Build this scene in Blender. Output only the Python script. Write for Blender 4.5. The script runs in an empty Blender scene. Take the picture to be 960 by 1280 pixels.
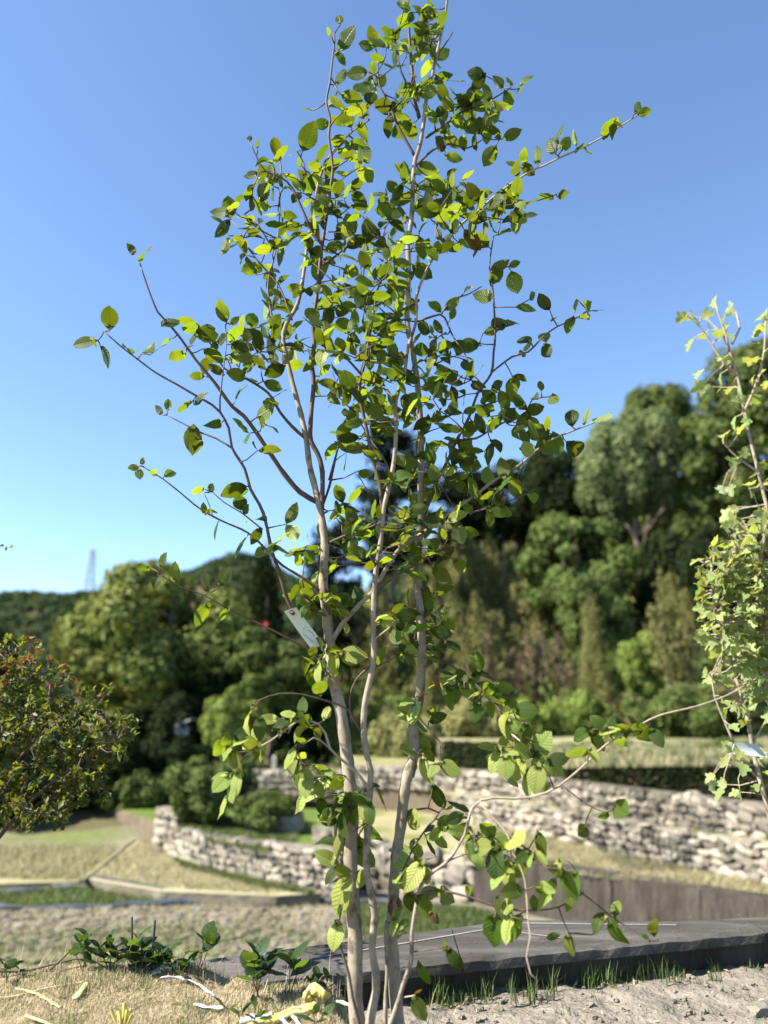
import bpy, math, random
import numpy as np
from mathutils import Vector, Matrix, noise as mnoise

# ------------------------------------------------------------------ camera, sky, sun, exposure
SC = bpy.context.scene
COL = SC.collection
random.seed(7)
RNG = np.random.default_rng(7)
PITCH = math.radians(14.0)
CAM_H = 0.85
cam = bpy.data.cameras.new('camera')
cam.sensor_fit = 'HORIZONTAL'; cam.sensor_width = 36.0; cam.lens = 36.0
cam.clip_start = 0.05; cam.clip_end = 4000
cam.dof.use_dof = True; cam.dof.focus_distance = 2.55; cam.dof.aperture_fstop = 1.85
cam_ob = bpy.data.objects.new('camera', cam); COL.objects.link(cam_ob)
cam_ob.location = (0, 0, CAM_H); cam_ob.rotation_euler = (math.radians(90) + PITCH, 0, 0)
SC.camera = cam_ob
SUN = Vector((-0.78, -0.20, 0.72)).normalized()
W = bpy.data.worlds.new('World'); SC.world = W; W.use_nodes = True
wn = W.node_tree.nodes; wl = W.node_tree.links
sky = wn.new('ShaderNodeTexSky'); sky.sky_type = 'NISHITA'; sky.sun_disc = False
sky.sun_elevation = math.asin(SUN.z); sky.sun_rotation = math.atan2(SUN.x, SUN.y)
sky.altitude = 600; sky.air_density = 1.0; sky.dust_density = 0.1; sky.ozone_density = 4.2
wl.new(sky.outputs[0], wn['Background'].inputs[0]); wn['Background'].inputs[1].default_value = 0.084
sl = bpy.data.lights.new('sun', 'SUN'); sl.energy = 5.0; sl.angle = math.radians(0.53); sl.color = (1.0, 0.93, 0.82)
so = bpy.data.objects.new('sun', sl); COL.objects.link(so)
so.rotation_euler = SUN.to_track_quat('Z', 'Y').to_euler()
SC.view_settings.view_transform = 'Standard'; SC.view_settings.look = 'None'
SC.view_settings.gamma = 1.0; SC.view_settings.exposure = 1.82; SC.view_settings.use_curve_mapping = False
SC.render.engine = 'CYCLES'
SC.cycles.max_bounces = 7; SC.cycles.diffuse_bounces = 4; SC.cycles.glossy_bounces = 2
SC.cycles.transmission_bounces = 5; SC.cycles.transparent_max_bounces = 6
SC.cycles.use_denoising = True; SC.cycles.caustics_reflective = False; SC.cycles.caustics_refractive = False

# ------------------------------------------------------------------ geometry helpers
CP, SP = math.cos(PITCH), math.sin(PITCH)
def at(px, py, Y):
    """world point on the line of sight of photo pixel (960 x 1280), at world depth Y"""
    u = (px - 480) / 960.0; v = (640 - py) / 960.0
    t = Y / (CP - SP * v)
    return Vector((u * t, Y, CAM_H + (SP + CP * v) * t))
def gnd(px, py, z):
    u = (px - 480) / 960.0; v = (640 - py) / 960.0
    t = (z - CAM_H) / (SP + CP * v)
    return Vector((u * t, (CP - SP * v) * t, z))
def pxsize(p):
    """metres per photo pixel at world point p"""
    return (p.y * CP + (p.z - CAM_H) * SP) / 960.0

def link(ob, parent=None):
    COL.objects.link(ob)
    if parent is not None: ob.parent = parent
    return ob
def tag(o, label=None, cat=None, group=None, kind=None):
    if label: o['label'] = label
    if cat: o['category'] = cat
    if group: o['group'] = group
    if kind: o['kind'] = kind
    return o
def empty(name, loc, label, cat, group=None):
    o = bpy.data.objects.new(name, None); o.location = loc; o.empty_display_size = 0.1
    COL.objects.link(o); tag(o, label, cat, group); return o
def new_mesh(name, verts, faces, mat=None, smooth=False, uv=None):
    me = bpy.data.meshes.new(name)
    me.from_pydata([tuple(v) for v in verts], [], faces)
    if mat: me.materials.append(mat)
    if smooth: me.polygons.foreach_set('use_smooth', [True] * len(me.polygons))
    me.update(); return me
def np_mesh(name, V, F, mat=None, UV=None, smooth=False):
    """V (n,3), F (m,k) with constant k; UV per vertex (n,2)"""
    me = bpy.data.meshes.new(name)
    n, m, k = len(V), len(F), F.shape[1]
    me.vertices.add(n); me.vertices.foreach_set('co', np.ascontiguousarray(V, dtype=np.float32).ravel())
    me.loops.add(m * k); me.loops.foreach_set('vertex_index', np.ascontiguousarray(F, dtype=np.int32).ravel())
    me.polygons.add(m); me.polygons.foreach_set('loop_start', np.arange(m, dtype=np.int32) * k)
    me.polygons.foreach_set('loop_total', np.full(m, k, dtype=np.int32))
    if smooth: me.polygons.foreach_set('use_smooth', np.ones(m, dtype=bool))
    if UV is not None:
        l = me.uv_layers.new(name='UVMap')
        l.data.foreach_set('uv', np.ascontiguousarray(UV[F.ravel()], dtype=np.float32).ravel())
    if mat: me.materials.append(mat)
    me.update(calc_edges=True); me.validate(); return me
def obj(name, me, parent=None, base=None):
    """link a mesh built in world coordinates; when it has a parent Empty at `base`, shift it"""
    o = bpy.data.objects.new(name, me)
    link(o, parent)
    if parent is not None and base is not None: o.location = -Vector(base)
    return o

class MB:
    def __init__(s): s.v = []; s.f = []
    def add(s, vs, fs):
        b = len(s.v); s.v += [Vector(x) for x in vs]; s.f += [tuple(i + b for i in f) for f in fs]
    def box(s, c, size, rot=None):
        c = Vector(c); hx, hy, hz = [k / 2 for k in size]
        vs = [Vector((x, y, z)) for x in (-hx, hx) for y in (-hy, hy) for z in (-hz, hz)]
        if rot is not None: vs = [rot @ q for q in vs]
        s.add([q + c for q in vs], [(0,1,3,2),(4,6,7,5),(0,4,5,1),(2,3,7,6),(0,2,6,4),(1,5,7,3)])
    def tube(s, pts, radii, sides=7, jitter=0.0, cap=True):
        pts = [Vector(p) for p in pts]; n = len(pts)
        if n < 2: return
        t0 = (pts[1] - pts[0]).normalized()
        a = t0.orthogonal().normalized(); rings = []
        for i in range(n):
            t = (pts[min(i+1, n-1)] - pts[max(i-1, 0)])
            if t.length < 1e-9: t = t0
            t.normalize(); a = (a - t * a.dot(t))
            if a.length < 1e-6: a = t.orthogonal()
            a.normalize(); b = t.cross(a)
            ring = []
            for k in range(sides):
                th = 2 * math.pi * k / sides
                r = radii[i] * (1 + (random.uniform(-jitter, jitter) if jitter else 0))
                ring.append(pts[i] + (a * math.cos(th) + b * math.sin(th)) * r)
            rings.append(ring)
        base = len(s.v)
        for r in rings: s.v += r
        for i in range(n - 1):
            for k in range(sides):
                k2 = (k + 1) % sides
                s.f.append((base + i*sides + k, base + i*sides + k2, base + (i+1)*sides + k2, base + (i+1)*sides + k))
        if cap:
            s.f.append(tuple(base + k for k in range(sides))[::-1])
            s.f.append(tuple(base + (n-1)*sides + k for k in range(sides)))
    def build(s, name, mat, parent=None, base=None, smooth=False):
        return obj(name, new_mesh(name, s.v, s.f, mat, smooth), parent, base)

def catmull(pts, step):
    out = []; n = len(pts)
    for i in range(n - 1):
        p0 = pts[max(i-1, 0)]; p1 = pts[i]; p2 = pts[i+1]; p3 = pts[min(i+2, n-1)]
        m = max(1, int((p2 - p1).length / step))
        for k in range(m):
            t = k / m
            out.append(0.5 * ((2*p1) + (p2-p0)*t + (2*p0-5*p1+4*p2-p3)*t*t + (-p0+3*p1-3*p2+p3)*t*t*t))
    out.append(pts[-1].copy()); return out

# ------------------------------------------------------------------ materials
def ramp(nt, stops):
    r = nt.nodes.new('ShaderNodeValToRGB'); e = r.color_ramp.elements
    e[0].position, e[0].color = stops[0][0], (*stops[0][1], 1)
    e[1].position, e[1].color = stops[-1][0], (*stops[-1][1], 1)
    for p, c in stops[1:-1]:
        k = e.new(p); k.color = (*c, 1)
    return r
def noise_mat(name, stops, scale=5.0, detail=6, rough=0.9, bump=0.3, bscale=None, dist=0.02, stretch=(1,1,1), second=None, spec=0.2):
    m = bpy.data.materials.new(name); m.use_nodes = True; nt = m.node_tree; N = nt.nodes; L = nt.links
    b = N['Principled BSDF']; b.inputs['Roughness'].default_value = rough
    b.inputs['Specular IOR Level'].default_value = spec
    tc = N.new('ShaderNodeTexCoord'); mp = N.new('ShaderNodeMapping'); mp.inputs['Scale'].default_value = stretch
    L.new(tc.outputs['Object'], mp.inputs[0])
    n1 = N.new('ShaderNodeTexNoise'); n1.inputs['Scale'].default_value = scale; n1.inputs['Detail'].default_value = detail
    n1.inputs['Roughness'].default_value = 0.65
    L.new(mp.outputs[0], n1.inputs['Vector'])
    r = ramp(nt, stops); L.new(n1.outputs[0], r.inputs[0]); colr = r.outputs[0]
    if second:
        s2, c2, lo, hi = second
        n2 = N.new('ShaderNodeTexNoise'); n2.inputs['Scale'].default_value = s2; n2.inputs['Detail'].default_value = 5
        L.new(mp.outputs[0], n2.inputs['Vector'])
        r2 = ramp(nt, [(lo, (0,0,0)), (hi, (1,1,1))]); L.new(n2.outputs[0], r2.inputs[0])
        mx = N.new('ShaderNodeMixRGB'); L.new(r2.outputs[0], mx.inputs[0]); L.new(colr, mx.inputs[1]); mx.inputs[2].default_value = (*c2, 1)
        colr = mx.outputs[0]
    L.new(colr, b.inputs['Base Color'])
    if bump:
        n3 = N.new('ShaderNodeTexNoise'); n3.inputs['Scale'].default_value = bscale or scale * 4; n3.inputs['Detail'].default_value = 8
        L.new(mp.outputs[0], n3.inputs['Vector'])
        bp = N.new('ShaderNodeBump'); bp.inputs['Strength'].default_value = bump; bp.inputs['Distance'].default_value = dist
        L.new(n3.outputs[0], bp.inputs['Height']); L.new(bp.outputs[0], b.inputs['Normal'])
    return m

def rand_value(nt):
    """0..1, different for every leaf: island random mixed with object random"""
    N = nt.nodes; L = nt.links
    g = N.new('ShaderNodeNewGeometry'); oi = N.new('ShaderNodeObjectInfo')
    a = N.new('ShaderNodeMath'); a.operation = 'ADD'
    L.new(g.outputs['Random Per Island'], a.inputs[0]); L.new(oi.outputs['Random'], a.inputs[1])
    f = N.new('ShaderNodeMath'); f.operation = 'FRACT'; L.new(a.outputs[0], f.inputs[0])
    return f.outputs[0], g

def leaf_mat(name, top, under, trans, tweight=0.45, rough=0.5, veins=True, nv=9.0, var=0.45, spec=0.25, warm=None):
    """two-sided leaf: darker upper side, paler underside, light shining through, pinnate veins in relief, darkened in colour for the shadow in their creases"""
    m = bpy.data.materials.new(name); m.use_nodes = True; nt = m.node_tree; N = nt.nodes; L = nt.links
    b = N['Principled BSDF']; out = N['Material Output']
    rv, g = rand_value(nt)
    mixs = N.new('ShaderNodeMixRGB'); L.new(g.outputs['Backfacing'], mixs.inputs[0])
    mixs.inputs[1].default_value = (*top, 1); mixs.inputs[2].default_value = (*under, 1)
    hs = N.new('ShaderNodeHueSaturation')
    mr = N.new('ShaderNodeMapRange'); mr.inputs['To Min'].default_value = 1 - var; mr.inputs['To Max'].default_value = 1 + var
    L.new(rv, mr.inputs[0]); L.new(mr.outputs[0], hs.inputs['Value'])
    mh = N.new('ShaderNodeMapRange'); mh.inputs['To Min'].default_value = 0.478; mh.inputs['To Max'].default_value = 0.516
    mm = N.new('ShaderNodeMath'); mm.operation = 'MULTIPLY'; mm.inputs[1].default_value = 7.31; L.new(rv, mm.inputs[0])
    fr = N.new('ShaderNodeMath'); fr.operation = 'FRACT'; L.new(mm.outputs[0], fr.inputs[0])
    L.new(fr.outputs[0], mh.inputs[0]); L.new(mh.outputs[0], hs.inputs['Hue'])
    L.new(mixs.outputs[0], hs.inputs['Color'])
    colr = hs.outputs[0]
    if warm:
        wc, amount = warm
        gt = N.new('ShaderNodeMath'); gt.operation = 'GREATER_THAN'; gt.inputs[1].default_value = 1 - amount
        L.new(fr.outputs[0], gt.inputs[0])
        mw = N.new('ShaderNodeMixRGB'); L.new(gt.outputs[0], mw.inputs[0]); L.new(colr, mw.inputs[1]); mw.inputs[2].default_value = (*wc, 1)
        colr = mw.outputs[0]
    tr = N.new('ShaderNodeBsdfTranslucent')
    ht = N.new('ShaderNodeHueSaturation'); ht.inputs['Color'].default_value = (*trans, 1)
    L.new(mr.outputs[0], ht.inputs['Value']); L.new(mh.outputs[0], ht.inputs['Hue'])
    tcol = ht.outputs[0]
    if veins:
        uv = N.new('ShaderNodeUVMap'); sx = N.new('ShaderNodeSeparateXYZ'); L.new(uv.outputs[0], sx.inputs[0])
        ab = N.new('ShaderNodeMath'); ab.operation = 'ABSOLUTE'
        sb = N.new('ShaderNodeMath'); sb.operation = 'SUBTRACT'; L.new(sx.outputs[0], sb.inputs[0]); sb.inputs[1].default_value = 0.5
        L.new(sb.outputs[0], ab.inputs[0])
        k = N.new('ShaderNodeMath'); k.operation = 'MULTIPLY_ADD'; L.new(ab.outputs[0], k.inputs[0]); k.inputs[1].default_value = -0.55
        L.new(sx.outputs[1], k.inputs[2])
        w = N.new('ShaderNodeMath'); w.operation = 'MULTIPLY'; L.new(k.outputs[0], w.inputs[0]); w.inputs[1].default_value = nv * 2 * math.pi
        sn = N.new('ShaderNodeMath'); sn.operation = 'SINE'; L.new(w.outputs[0], sn.inputs[0])
        pk = N.new('ShaderNodeMapRange'); pk.inputs['From Min'].default_value = 0.35; pk.inputs['From Max'].default_value = 1.0
        L.new(sn.outputs[0], pk.inputs[0])
        md = N.new('ShaderNodeMapRange'); md.inputs['From Min'].default_value = 0.05; md.inputs['From Max'].default_value = 0.0
        L.new(ab.outputs[0], md.inputs[0])
        mx = N.new('ShaderNodeMath'); mx.operation = 'MAXIMUM'; L.new(pk.outputs[0], mx.inputs[0]); L.new(md.outputs[0], mx.inputs[1])
        vc = N.new('ShaderNodeMixRGB'); vc.blend_type = 'MIX'
        fm = N.new('ShaderNodeMath'); fm.operation = 'MULTIPLY'; L.new(mx.outputs[0], fm.inputs[0]); fm.inputs[1].default_value = 0.6
        L.new(fm.outputs[0], vc.inputs[0]); L.new(colr, vc.inputs[1]); vc.inputs[2].default_value = (top[0]*0.42, top[1]*0.5, top[2]*0.5, 1)  # vein lines darkened in colour to stand in for crease shadow
        colr = vc.outputs[0]
        vt = N.new('ShaderNodeMixRGB'); vt.blend_type = 'MULTIPLY'
        fm2 = N.new('ShaderNodeMath'); fm2.operation = 'MULTIPLY'; L.new(mx.outputs[0], fm2.inputs[0]); fm2.inputs[1].default_value = 0.5
        L.new(fm2.outputs[0], vt.inputs[0]); L.new(tcol, vt.inputs[1]); vt.inputs[2].default_value = (0.45, 0.5, 0.3, 1); tcol = vt.outputs[0]
        bp = N.new('ShaderNodeBump'); bp.invert = True; bp.inputs['Strength'].default_value = 0.8; bp.inputs['Distance'].default_value = 0.0012
        L.new(mx.outputs[0], bp.inputs['Height']); L.new(bp.outputs[0], b.inputs['Normal'])
    L.new(colr, b.inputs['Base Color']); L.new(tcol, tr.inputs['Color'])
    b.inputs['Roughness'].default_value = rough; b.inputs['Specular IOR Level'].default_value = spec
    ms = N.new('ShaderNodeMixShader'); ms.inputs[0].default_value = tweight
    L.new(b.outputs[0], ms.inputs[1]); L.new(tr.outputs[0], ms.inputs[2]); L.new(ms.outputs[0], out.inputs['Surface'])
    return m
def plain(name, c, rough=0.6, spec=0.3, bump=0, bscale=200):
    return noise_mat(name, [(0.3, tuple(k*0.85 for k in c)), (0.7, c)], scale=12, rough=rough, bump=bump, bscale=bscale, spec=spec, dist=0.003)

M = {}
M['leaf'] = leaf_mat('leaf', (0.043, 0.076, 0.009), (0.070, 0.102, 0.028), (0.20, 0.27, 0.008), 0.45, var=0.55)
M['leaf_pale'] = leaf_mat('leaf_pale', (0.23, 0.285, 0.068), (0.17, 0.22, 0.075), (0.33, 0.41, 0.025), 0.42, var=0.35)  # paler copy of leaf for front-lit leaves: sunlight put into the colour
M['leaf_dead'] = leaf_mat('leaf_dead', (0.14, 0.075, 0.028), (0.16, 0.10, 0.05), (0.3, 0.15, 0.03), 0.25, var=0.3)
M['leaf_maple'] = leaf_mat('leaf_maple', (0.19, 0.24, 0.09), (0.27, 0.32, 0.18), (0.36, 0.42, 0.06), 0.42, veins=False, var=0.35)
M['leaf_weed'] = leaf_mat('leaf_weed', (0.022, 0.048, 0.010), (0.05, 0.08, 0.025), (0.13, 0.21, 0.015), 0.35, nv=6, var=0.35)
M['leaf_bush'] = leaf_mat('leaf_bush', (0.038, 0.060, 0.011), (0.062, 0.085, 0.024), (0.19, 0.225, 0.014), 0.40, veins=False, var=0.6, warm=((0.11, 0.055, 0.015), 0.05))
M['leaf_bushtip'] = leaf_mat('leaf_bushtip', (0.12, 0.055, 0.018), (0.15, 0.075, 0.03), (0.30, 0.13, 0.03), 0.4, veins=False, var=0.4)
def bgleaf(n, c, t, **k): return leaf_mat(n, c, tuple(q*1.25 for q in c), t, 0.30, rough=0.7, veins=False, spec=0.06, **k)
M['bg_camphor'] = bgleaf('bg_camphor', (0.118, 0.142, 0.038), (0.13, 0.15, 0.022))
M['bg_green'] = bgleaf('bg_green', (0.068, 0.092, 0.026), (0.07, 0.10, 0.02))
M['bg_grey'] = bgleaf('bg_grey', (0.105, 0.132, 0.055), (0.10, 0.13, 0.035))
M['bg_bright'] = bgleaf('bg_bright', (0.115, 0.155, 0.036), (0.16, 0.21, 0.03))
M['bg_dark'] = bgleaf('bg_dark', (0.014, 0.021, 0.007), (0.018, 0.028, 0.006))  # dark foliage, lowered further to put the wood's deep shadow into the colour
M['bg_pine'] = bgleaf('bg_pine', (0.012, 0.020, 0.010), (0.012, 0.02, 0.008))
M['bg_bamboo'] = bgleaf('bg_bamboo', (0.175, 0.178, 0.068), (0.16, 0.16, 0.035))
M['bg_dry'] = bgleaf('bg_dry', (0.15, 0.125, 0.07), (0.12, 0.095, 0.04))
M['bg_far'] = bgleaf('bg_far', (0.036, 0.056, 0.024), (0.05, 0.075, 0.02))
M['bark'] = noise_mat('bark', [(0.3, (0.16, 0.132, 0.10)), (0.55, (0.25, 0.215, 0.165)), (0.75, (0.34, 0.305, 0.245))], scale=26, rough=0.8, bump=0.5, bscale=90, dist=0.002, stretch=(1,1,0.7), second=(34, (0.10, 0.08, 0.06), 0.56, 0.66))
M['twig'] = noise_mat('twig', [(0.3, (0.055, 0.038, 0.03)), (0.7, (0.12, 0.085, 0.065))], scale=60, rough=0.6, bump=0.2, bscale=300, dist=0.001, stretch=(1,1,0.3))
M['twig_pale'] = noise_mat('twig_pale', [(0.3, (0.20, 0.165, 0.12)), (0.7, (0.34, 0.29, 0.22))], scale=50, rough=0.7, bump=0.2, bscale=300, dist=0.001)
M['bg_bark'] = noise_mat('bg_bark', [(0.3, (0.08, 0.06, 0.045)), (0.7, (0.20, 0.165, 0.13))], scale=6, rough=0.9, bump=0.5, stretch=(1,1,0.2))
M['stone'] = None
def stone_mat():
    m = noise_mat('stone', [(0.25, (0.16, 0.14, 0.105)), (0.5, (0.27, 0.243, 0.195)), (0.75, (0.36, 0.33, 0.275))], scale=5, rough=0.92, bump=0.6, bscale=22, dist=0.02, second=(3.0, (0.24, 0.22, 0.15), 0.58, 0.70))
    nt = m.node_tree; N = nt.nodes; L = nt.links; b = N['Principled BSDF']
    src = b.inputs['Base Color'].links[0].from_socket
    oi = N.new('ShaderNodeObjectInfo'); hs = N.new('ShaderNodeHueSaturation')
    mr = N.new('ShaderNodeMapRange'); mr.inputs['To Min'].default_value = 0.4; mr.inputs['To Max'].default_value = 1.3
    L.new(oi.outputs['Random'], mr.inputs[0]); L.new(mr.outputs[0], hs.inputs['Value']); L.new(src, hs.inputs['Color']); L.new(hs.outputs[0], b.inputs['Base Color'])
    return m
M['stone'] = stone_mat()
M['rubble'] = noise_mat('rubble', [(0.3, (0.10, 0.088, 0.065)), (0.6, (0.21, 0.19, 0.15)), (0.75, (0.30, 0.275, 0.225))], scale=7, bump=0.9, bscale=12, dist=0.06)
M['earth'] = noise_mat('earth', [(0.3, (0.075, 0.06, 0.04)), (0.7, (0.16, 0.13, 0.09))], scale=3, bump=0.6)
M['soil'] = noise_mat('soil', [(0.25, (0.11, 0.097, 0.077)), (0.5, (0.175, 0.157, 0.128)), (0.75, (0.24, 0.217, 0.18))], scale=9, detail=10, bump=0.9, bscale=38, dist=0.02, rough=0.95, spec=0.05)
M['field'] = noise_mat('field', [(0.3, (0.095, 0.085, 0.06)), (0.5, (0.155, 0.14, 0.105)), (0.75, (0.225, 0.205, 0.16))], scale=1.3, detail=10, bump=0.8, bscale=6, dist=0.08, rough=0.95, spec=0.05, second=(0.32, (0.11, 0.13, 0.045), 0.52, 0.70), stretch=(0.6, 1.0, 1))
M['lawn'] = noise_mat('lawn', [(0.3, (0.065, 0.10, 0.02)), (0.7, (0.11, 0.15, 0.035))], scale=3, bump=0.6, bscale=30, rough=0.95, spec=0.05)
M['drygrass'] = noise_mat('drygrass', [(0.3, (0.20, 0.185, 0.10)), (0.7, (0.285, 0.26, 0.155))], scale=2, bump=0.6, bscale=25, rough=0.95, spec=0.05, second=(0.9, (0.13, 0.145, 0.045), 0.5, 0.66))
M['dryfield'] = noise_mat('dryfield', [(0.3, (0.27, 0.245, 0.15)), (0.7, (0.36, 0.33, 0.215))], scale=1.5, bump=0.6, bscale=14, rough=0.95, spec=0.05, second=(0.7, (0.17, 0.175, 0.07), 0.52, 0.7))
M['slope'] = noise_mat('slope', [(0.3, (0.045, 0.045, 0.022)), (0.5, (0.085, 0.075, 0.04)), (0.75, (0.07, 0.08, 0.03))], scale=0.35, bump=0.6, rough=0.95, spec=0.05)
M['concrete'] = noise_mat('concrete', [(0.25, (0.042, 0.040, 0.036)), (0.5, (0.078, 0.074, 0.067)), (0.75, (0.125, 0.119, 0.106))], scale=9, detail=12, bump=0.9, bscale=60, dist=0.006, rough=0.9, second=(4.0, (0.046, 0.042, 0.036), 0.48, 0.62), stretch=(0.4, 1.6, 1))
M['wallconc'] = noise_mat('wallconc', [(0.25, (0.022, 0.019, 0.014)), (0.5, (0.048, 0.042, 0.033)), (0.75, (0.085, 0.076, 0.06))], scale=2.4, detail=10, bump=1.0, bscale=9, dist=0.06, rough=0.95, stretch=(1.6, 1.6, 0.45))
M['line'] = plain('line', (0.30, 0.29, 0.26), 0.8)
M['plastic_blue'] = noise_mat('plastic_blue', [(0.3, (0.03, 0.038, 0.05)), (0.7, (0.075, 0.09, 0.11))], scale=4, rough=0.6, bump=0.4, spec=0.2)
M['plastic_dark'] = noise_mat('plastic_dark', [(0.3, (0.035, 0.035, 0.04)), (0.7, (0.10, 0.10, 0.105))], scale=4, rough=0.5, bump=0.4)
M['white'] = plain('white', (0.50, 0.50, 0.47), 0.5)
M['tagwhite'] = noise_mat('tagwhite', [(0.3, (0.52, 0.54, 0.45)), (0.7, (0.60, 0.61, 0.53))], scale=14, rough=0.45, bump=0)
M['ink'] = plain('ink', (0.05, 0.02, 0.02), 0.5)
M['redink'] = plain('redink', (0.22, 0.03, 0.025), 0.5)
M['red'] = plain('red', (0.55, 0.05, 0.05), 0.5)
M['greytag'] = plain('greytag', (0.42, 0.45, 0.44), 0.4)
M['yellow'] = noise_mat('yellow', [(0.3, (0.40, 0.32, 0.05)), (0.5, (0.48, 0.41, 0.12)), (0.75, (0.50, 0.46, 0.26))], scale=14, rough=0.4, bump=0.4, bscale=60, spec=0.4, dist=0.004)
M['straw'] = leaf_mat('straw', (0.40, 0.345, 0.225), (0.42, 0.36, 0.24), (0.4, 0.32, 0.16), 0.2, rough=0.6, veins=False, var=0.35, spec=0.15)
M['strawpale'] = noise_mat('strawpale', [(0.3, (0.32, 0.29, 0.13)), (0.7, (0.42, 0.39, 0.22))], scale=20, rough=0.5, bump=0.2, stretch=(1,1,1))
M['grass'] = leaf_mat('grass', (0.062, 0.088, 0.030), (0.072, 0.10, 0.038), (0.17, 0.23, 0.04), 0.35, rough=0.5, veins=False, var=0.5)
M['grassdry'] = leaf_mat('grassdry', (0.30, 0.275, 0.155), (0.31, 0.285, 0.165), (0.34, 0.31, 0.15), 0.3, rough=0.6, veins=False, var=0.4)
M['strawground'] = noise_mat('strawground', [(0.3, (0.16, 0.125, 0.07)), (0.55, (0.27, 0.22, 0.13)), (0.75, (0.35, 0.295, 0.185))], scale=24, detail=10, bump=1.0, bscale=70, dist=0.015, rough=0.95, spec=0.05, second=(5, (0.13, 0.125, 0.05), 0.56, 0.68))
M['steel'] = plain('steel', (0.32, 0.34, 0.36), 0.5)
M['post'] = plain('post', (0.36, 0.34, 0.30), 0.9)

# ------------------------------------------------------------------ base ground: one sheet to the horizon
Z0 = -2.55
def sstep(a, b, x):
    t = np.clip((x - a) / (b - a), 0, 1); return t * t * (3 - 2 * t)
def hill_h(x, y):
    x = np.asarray(x, float); y = np.asarray(y, float)
    z = Z0 + 0 * x
    z = z + 1.3 * sstep(18.5, 24, y) * sstep(-14, -2, x) + 0.5 * sstep(17, 26, y) * (1 - sstep(-14, -2, x))
    rise = 0.40 * np.clip(y - 24, 0, 46) * sstep(-9, 7, x) * (1 - 0.35 * sstep(0, 20, 20 - x))
    z = z + rise
    far = sstep(130, 300, y)
    ridge = 36 + 14 * np.exp(-((x + 55) / 30) ** 2) + 2 * np.sin(x * 0.09) + 1.2 * np.sin(x * 0.23 + 1)
    z = z + far * (ridge + 3) * np.where(x > 0, 0.6 + 0.4 * np.exp(-x / 40), 1.0)
    return z
xs = np.unique(np.concatenate([np.linspace(-700, -60, 40), np.linspace(-60, 60, 81), np.linspace(60, 700, 30)]))
ys = np.unique(np.concatenate([np.linspace(-80, 10, 12), np.linspace(10, 80, 60), np.linspace(80, 700, 60)]))
GX, GY = np.meshgrid(xs, ys)
GZ = hill_h(GX, GY) + np.where(GY > 20, 0.15 * np.sin(GX * 1.3) * np.cos(GY * 1.1), 0)
V = np.stack([GX.ravel(), GY.ravel(), GZ.ravel()], 1)
nx, ny = len(xs), len(ys)
I, J = np.meshgrid(np.arange(nx - 1), np.arange(ny - 1)); q = (J * nx + I).ravel()
F = np.stack([q, q + 1, q + nx + 1, q + nx], 1)
me = np_mesh('ground', V, F, M['field'], smooth=True); me.materials.append(M['slope'])
cy = V[F].mean(1)[:, 1]
me.polygons.foreach_set('material_index', (cy > 21).astype(np.int32))
o = obj('ground', me); tag(o, kind='structure')

def prism(name, poly, z, zb, mat, sidemat=None):
    n = len(poly); top = [(p[0], p[1], z) for p in poly]; bot = [(p[0], p[1], zb) for p in poly]
    fs = [tuple(range(n))] + [(i, n + i, n + (i+1) % n, (i+1) % n) for i in range(n)]
    me = new_mesh(name, top + bot, fs, mat)
    if sidemat:
        me.materials.append(sidemat)
        for p in me.polygons[1:]: p.material_index = 1
    return tag(obj(name, me), kind='structure')

# ------------------------------------------------------------------ terraces right
ZT1, ZT2, ZT3, ZT4 = -1.80, -1.24, -0.74, -0.17
W = [Vector((-0.9, 16.3)), Vector((1.58, 14.9)), Vector((5.25, 11.5)), Vector((8.6, 8.4))]
S1 = [Vector((1.2, 19.6)), Vector((2.5, 18.2)), Vector((5.8, 12.6)), Vector((8.0, 8.9))]
S2 = [Vector((-1.0, 21.4)), Vector((1.6, 20.1)), Vector((2.9, 18.7)), Vector((6.1, 13.05)), Vector((8.4, 9.2))]
B1 = [Vector((1.6, 21.0)), Vector((3.3, 19.1)), Vector((6.55, 13.4)), Vector((9.2, 9.2))]
prism('terrace_grass', [(p.x, p.y) for p in W] + [(14, 12), (14, 26), (-0.9, 26)], ZT1, Z0 - 0.2, M['drygrass'], M['earth'])
prism('terrace_ledge', [(p.x, p.y) for p in S1] + [(14, 13), (14, 26), (1.2, 26)], ZT2, ZT1 - 0.1, M['drygrass'], M['earth'])
prism('terrace_upper', [(p.x, p.y) for p in S2] + [(15, 14), (15, 27), (-1.0, 27)], ZT3, ZT2 - 0.7, M['drygrass'], M['earth'])
prism('terrace_bank', [(p.x, p.y) for p in B1] + [(16, 15), (16, 29), (1.6, 29)], ZT4, ZT3 - 0.1, M['drygrass'], M['earth'])

# stones: six shared shapes
def stone_shape(seed):
    r = random.Random(seed); vs = []; fs = []; idx = {}
    n = 2
    for ax in range(3):
        for s in (-1, 1):
            for i in range(n):
                for j in range(n):
                    quad = []
                    for (a, b) in ((i, j), (i+1, j), (i+1, j+1), (i, j+1)):
                        c = [0, 0, 0]; c[ax] = s; c[(ax+1) % 3] = -1 + 2*a/n; c[(ax+2) % 3] = -1 + 2*b/n
                        key = tuple(c)
                        if key not in idx:
                            v = Vector(c); l = v.length
                            v = v * (0.5 * (1.0 if l < 1.1 else 0.87 if l < 1.5 else 0.76))
                            v += Vector((r.uniform(-.11, .11), r.uniform(-.09, .09), r.uniform(-.10, .10)))
                            idx[key] = len(vs); vs.append(v)
                        quad.append(idx[key])
                    fs.append(tuple(quad if s > 0 else quad[::-1]))
    return new_mesh('stone', vs, fs, M['stone'])
STONES = [stone_shape(k) for k in range(7)]

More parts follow.
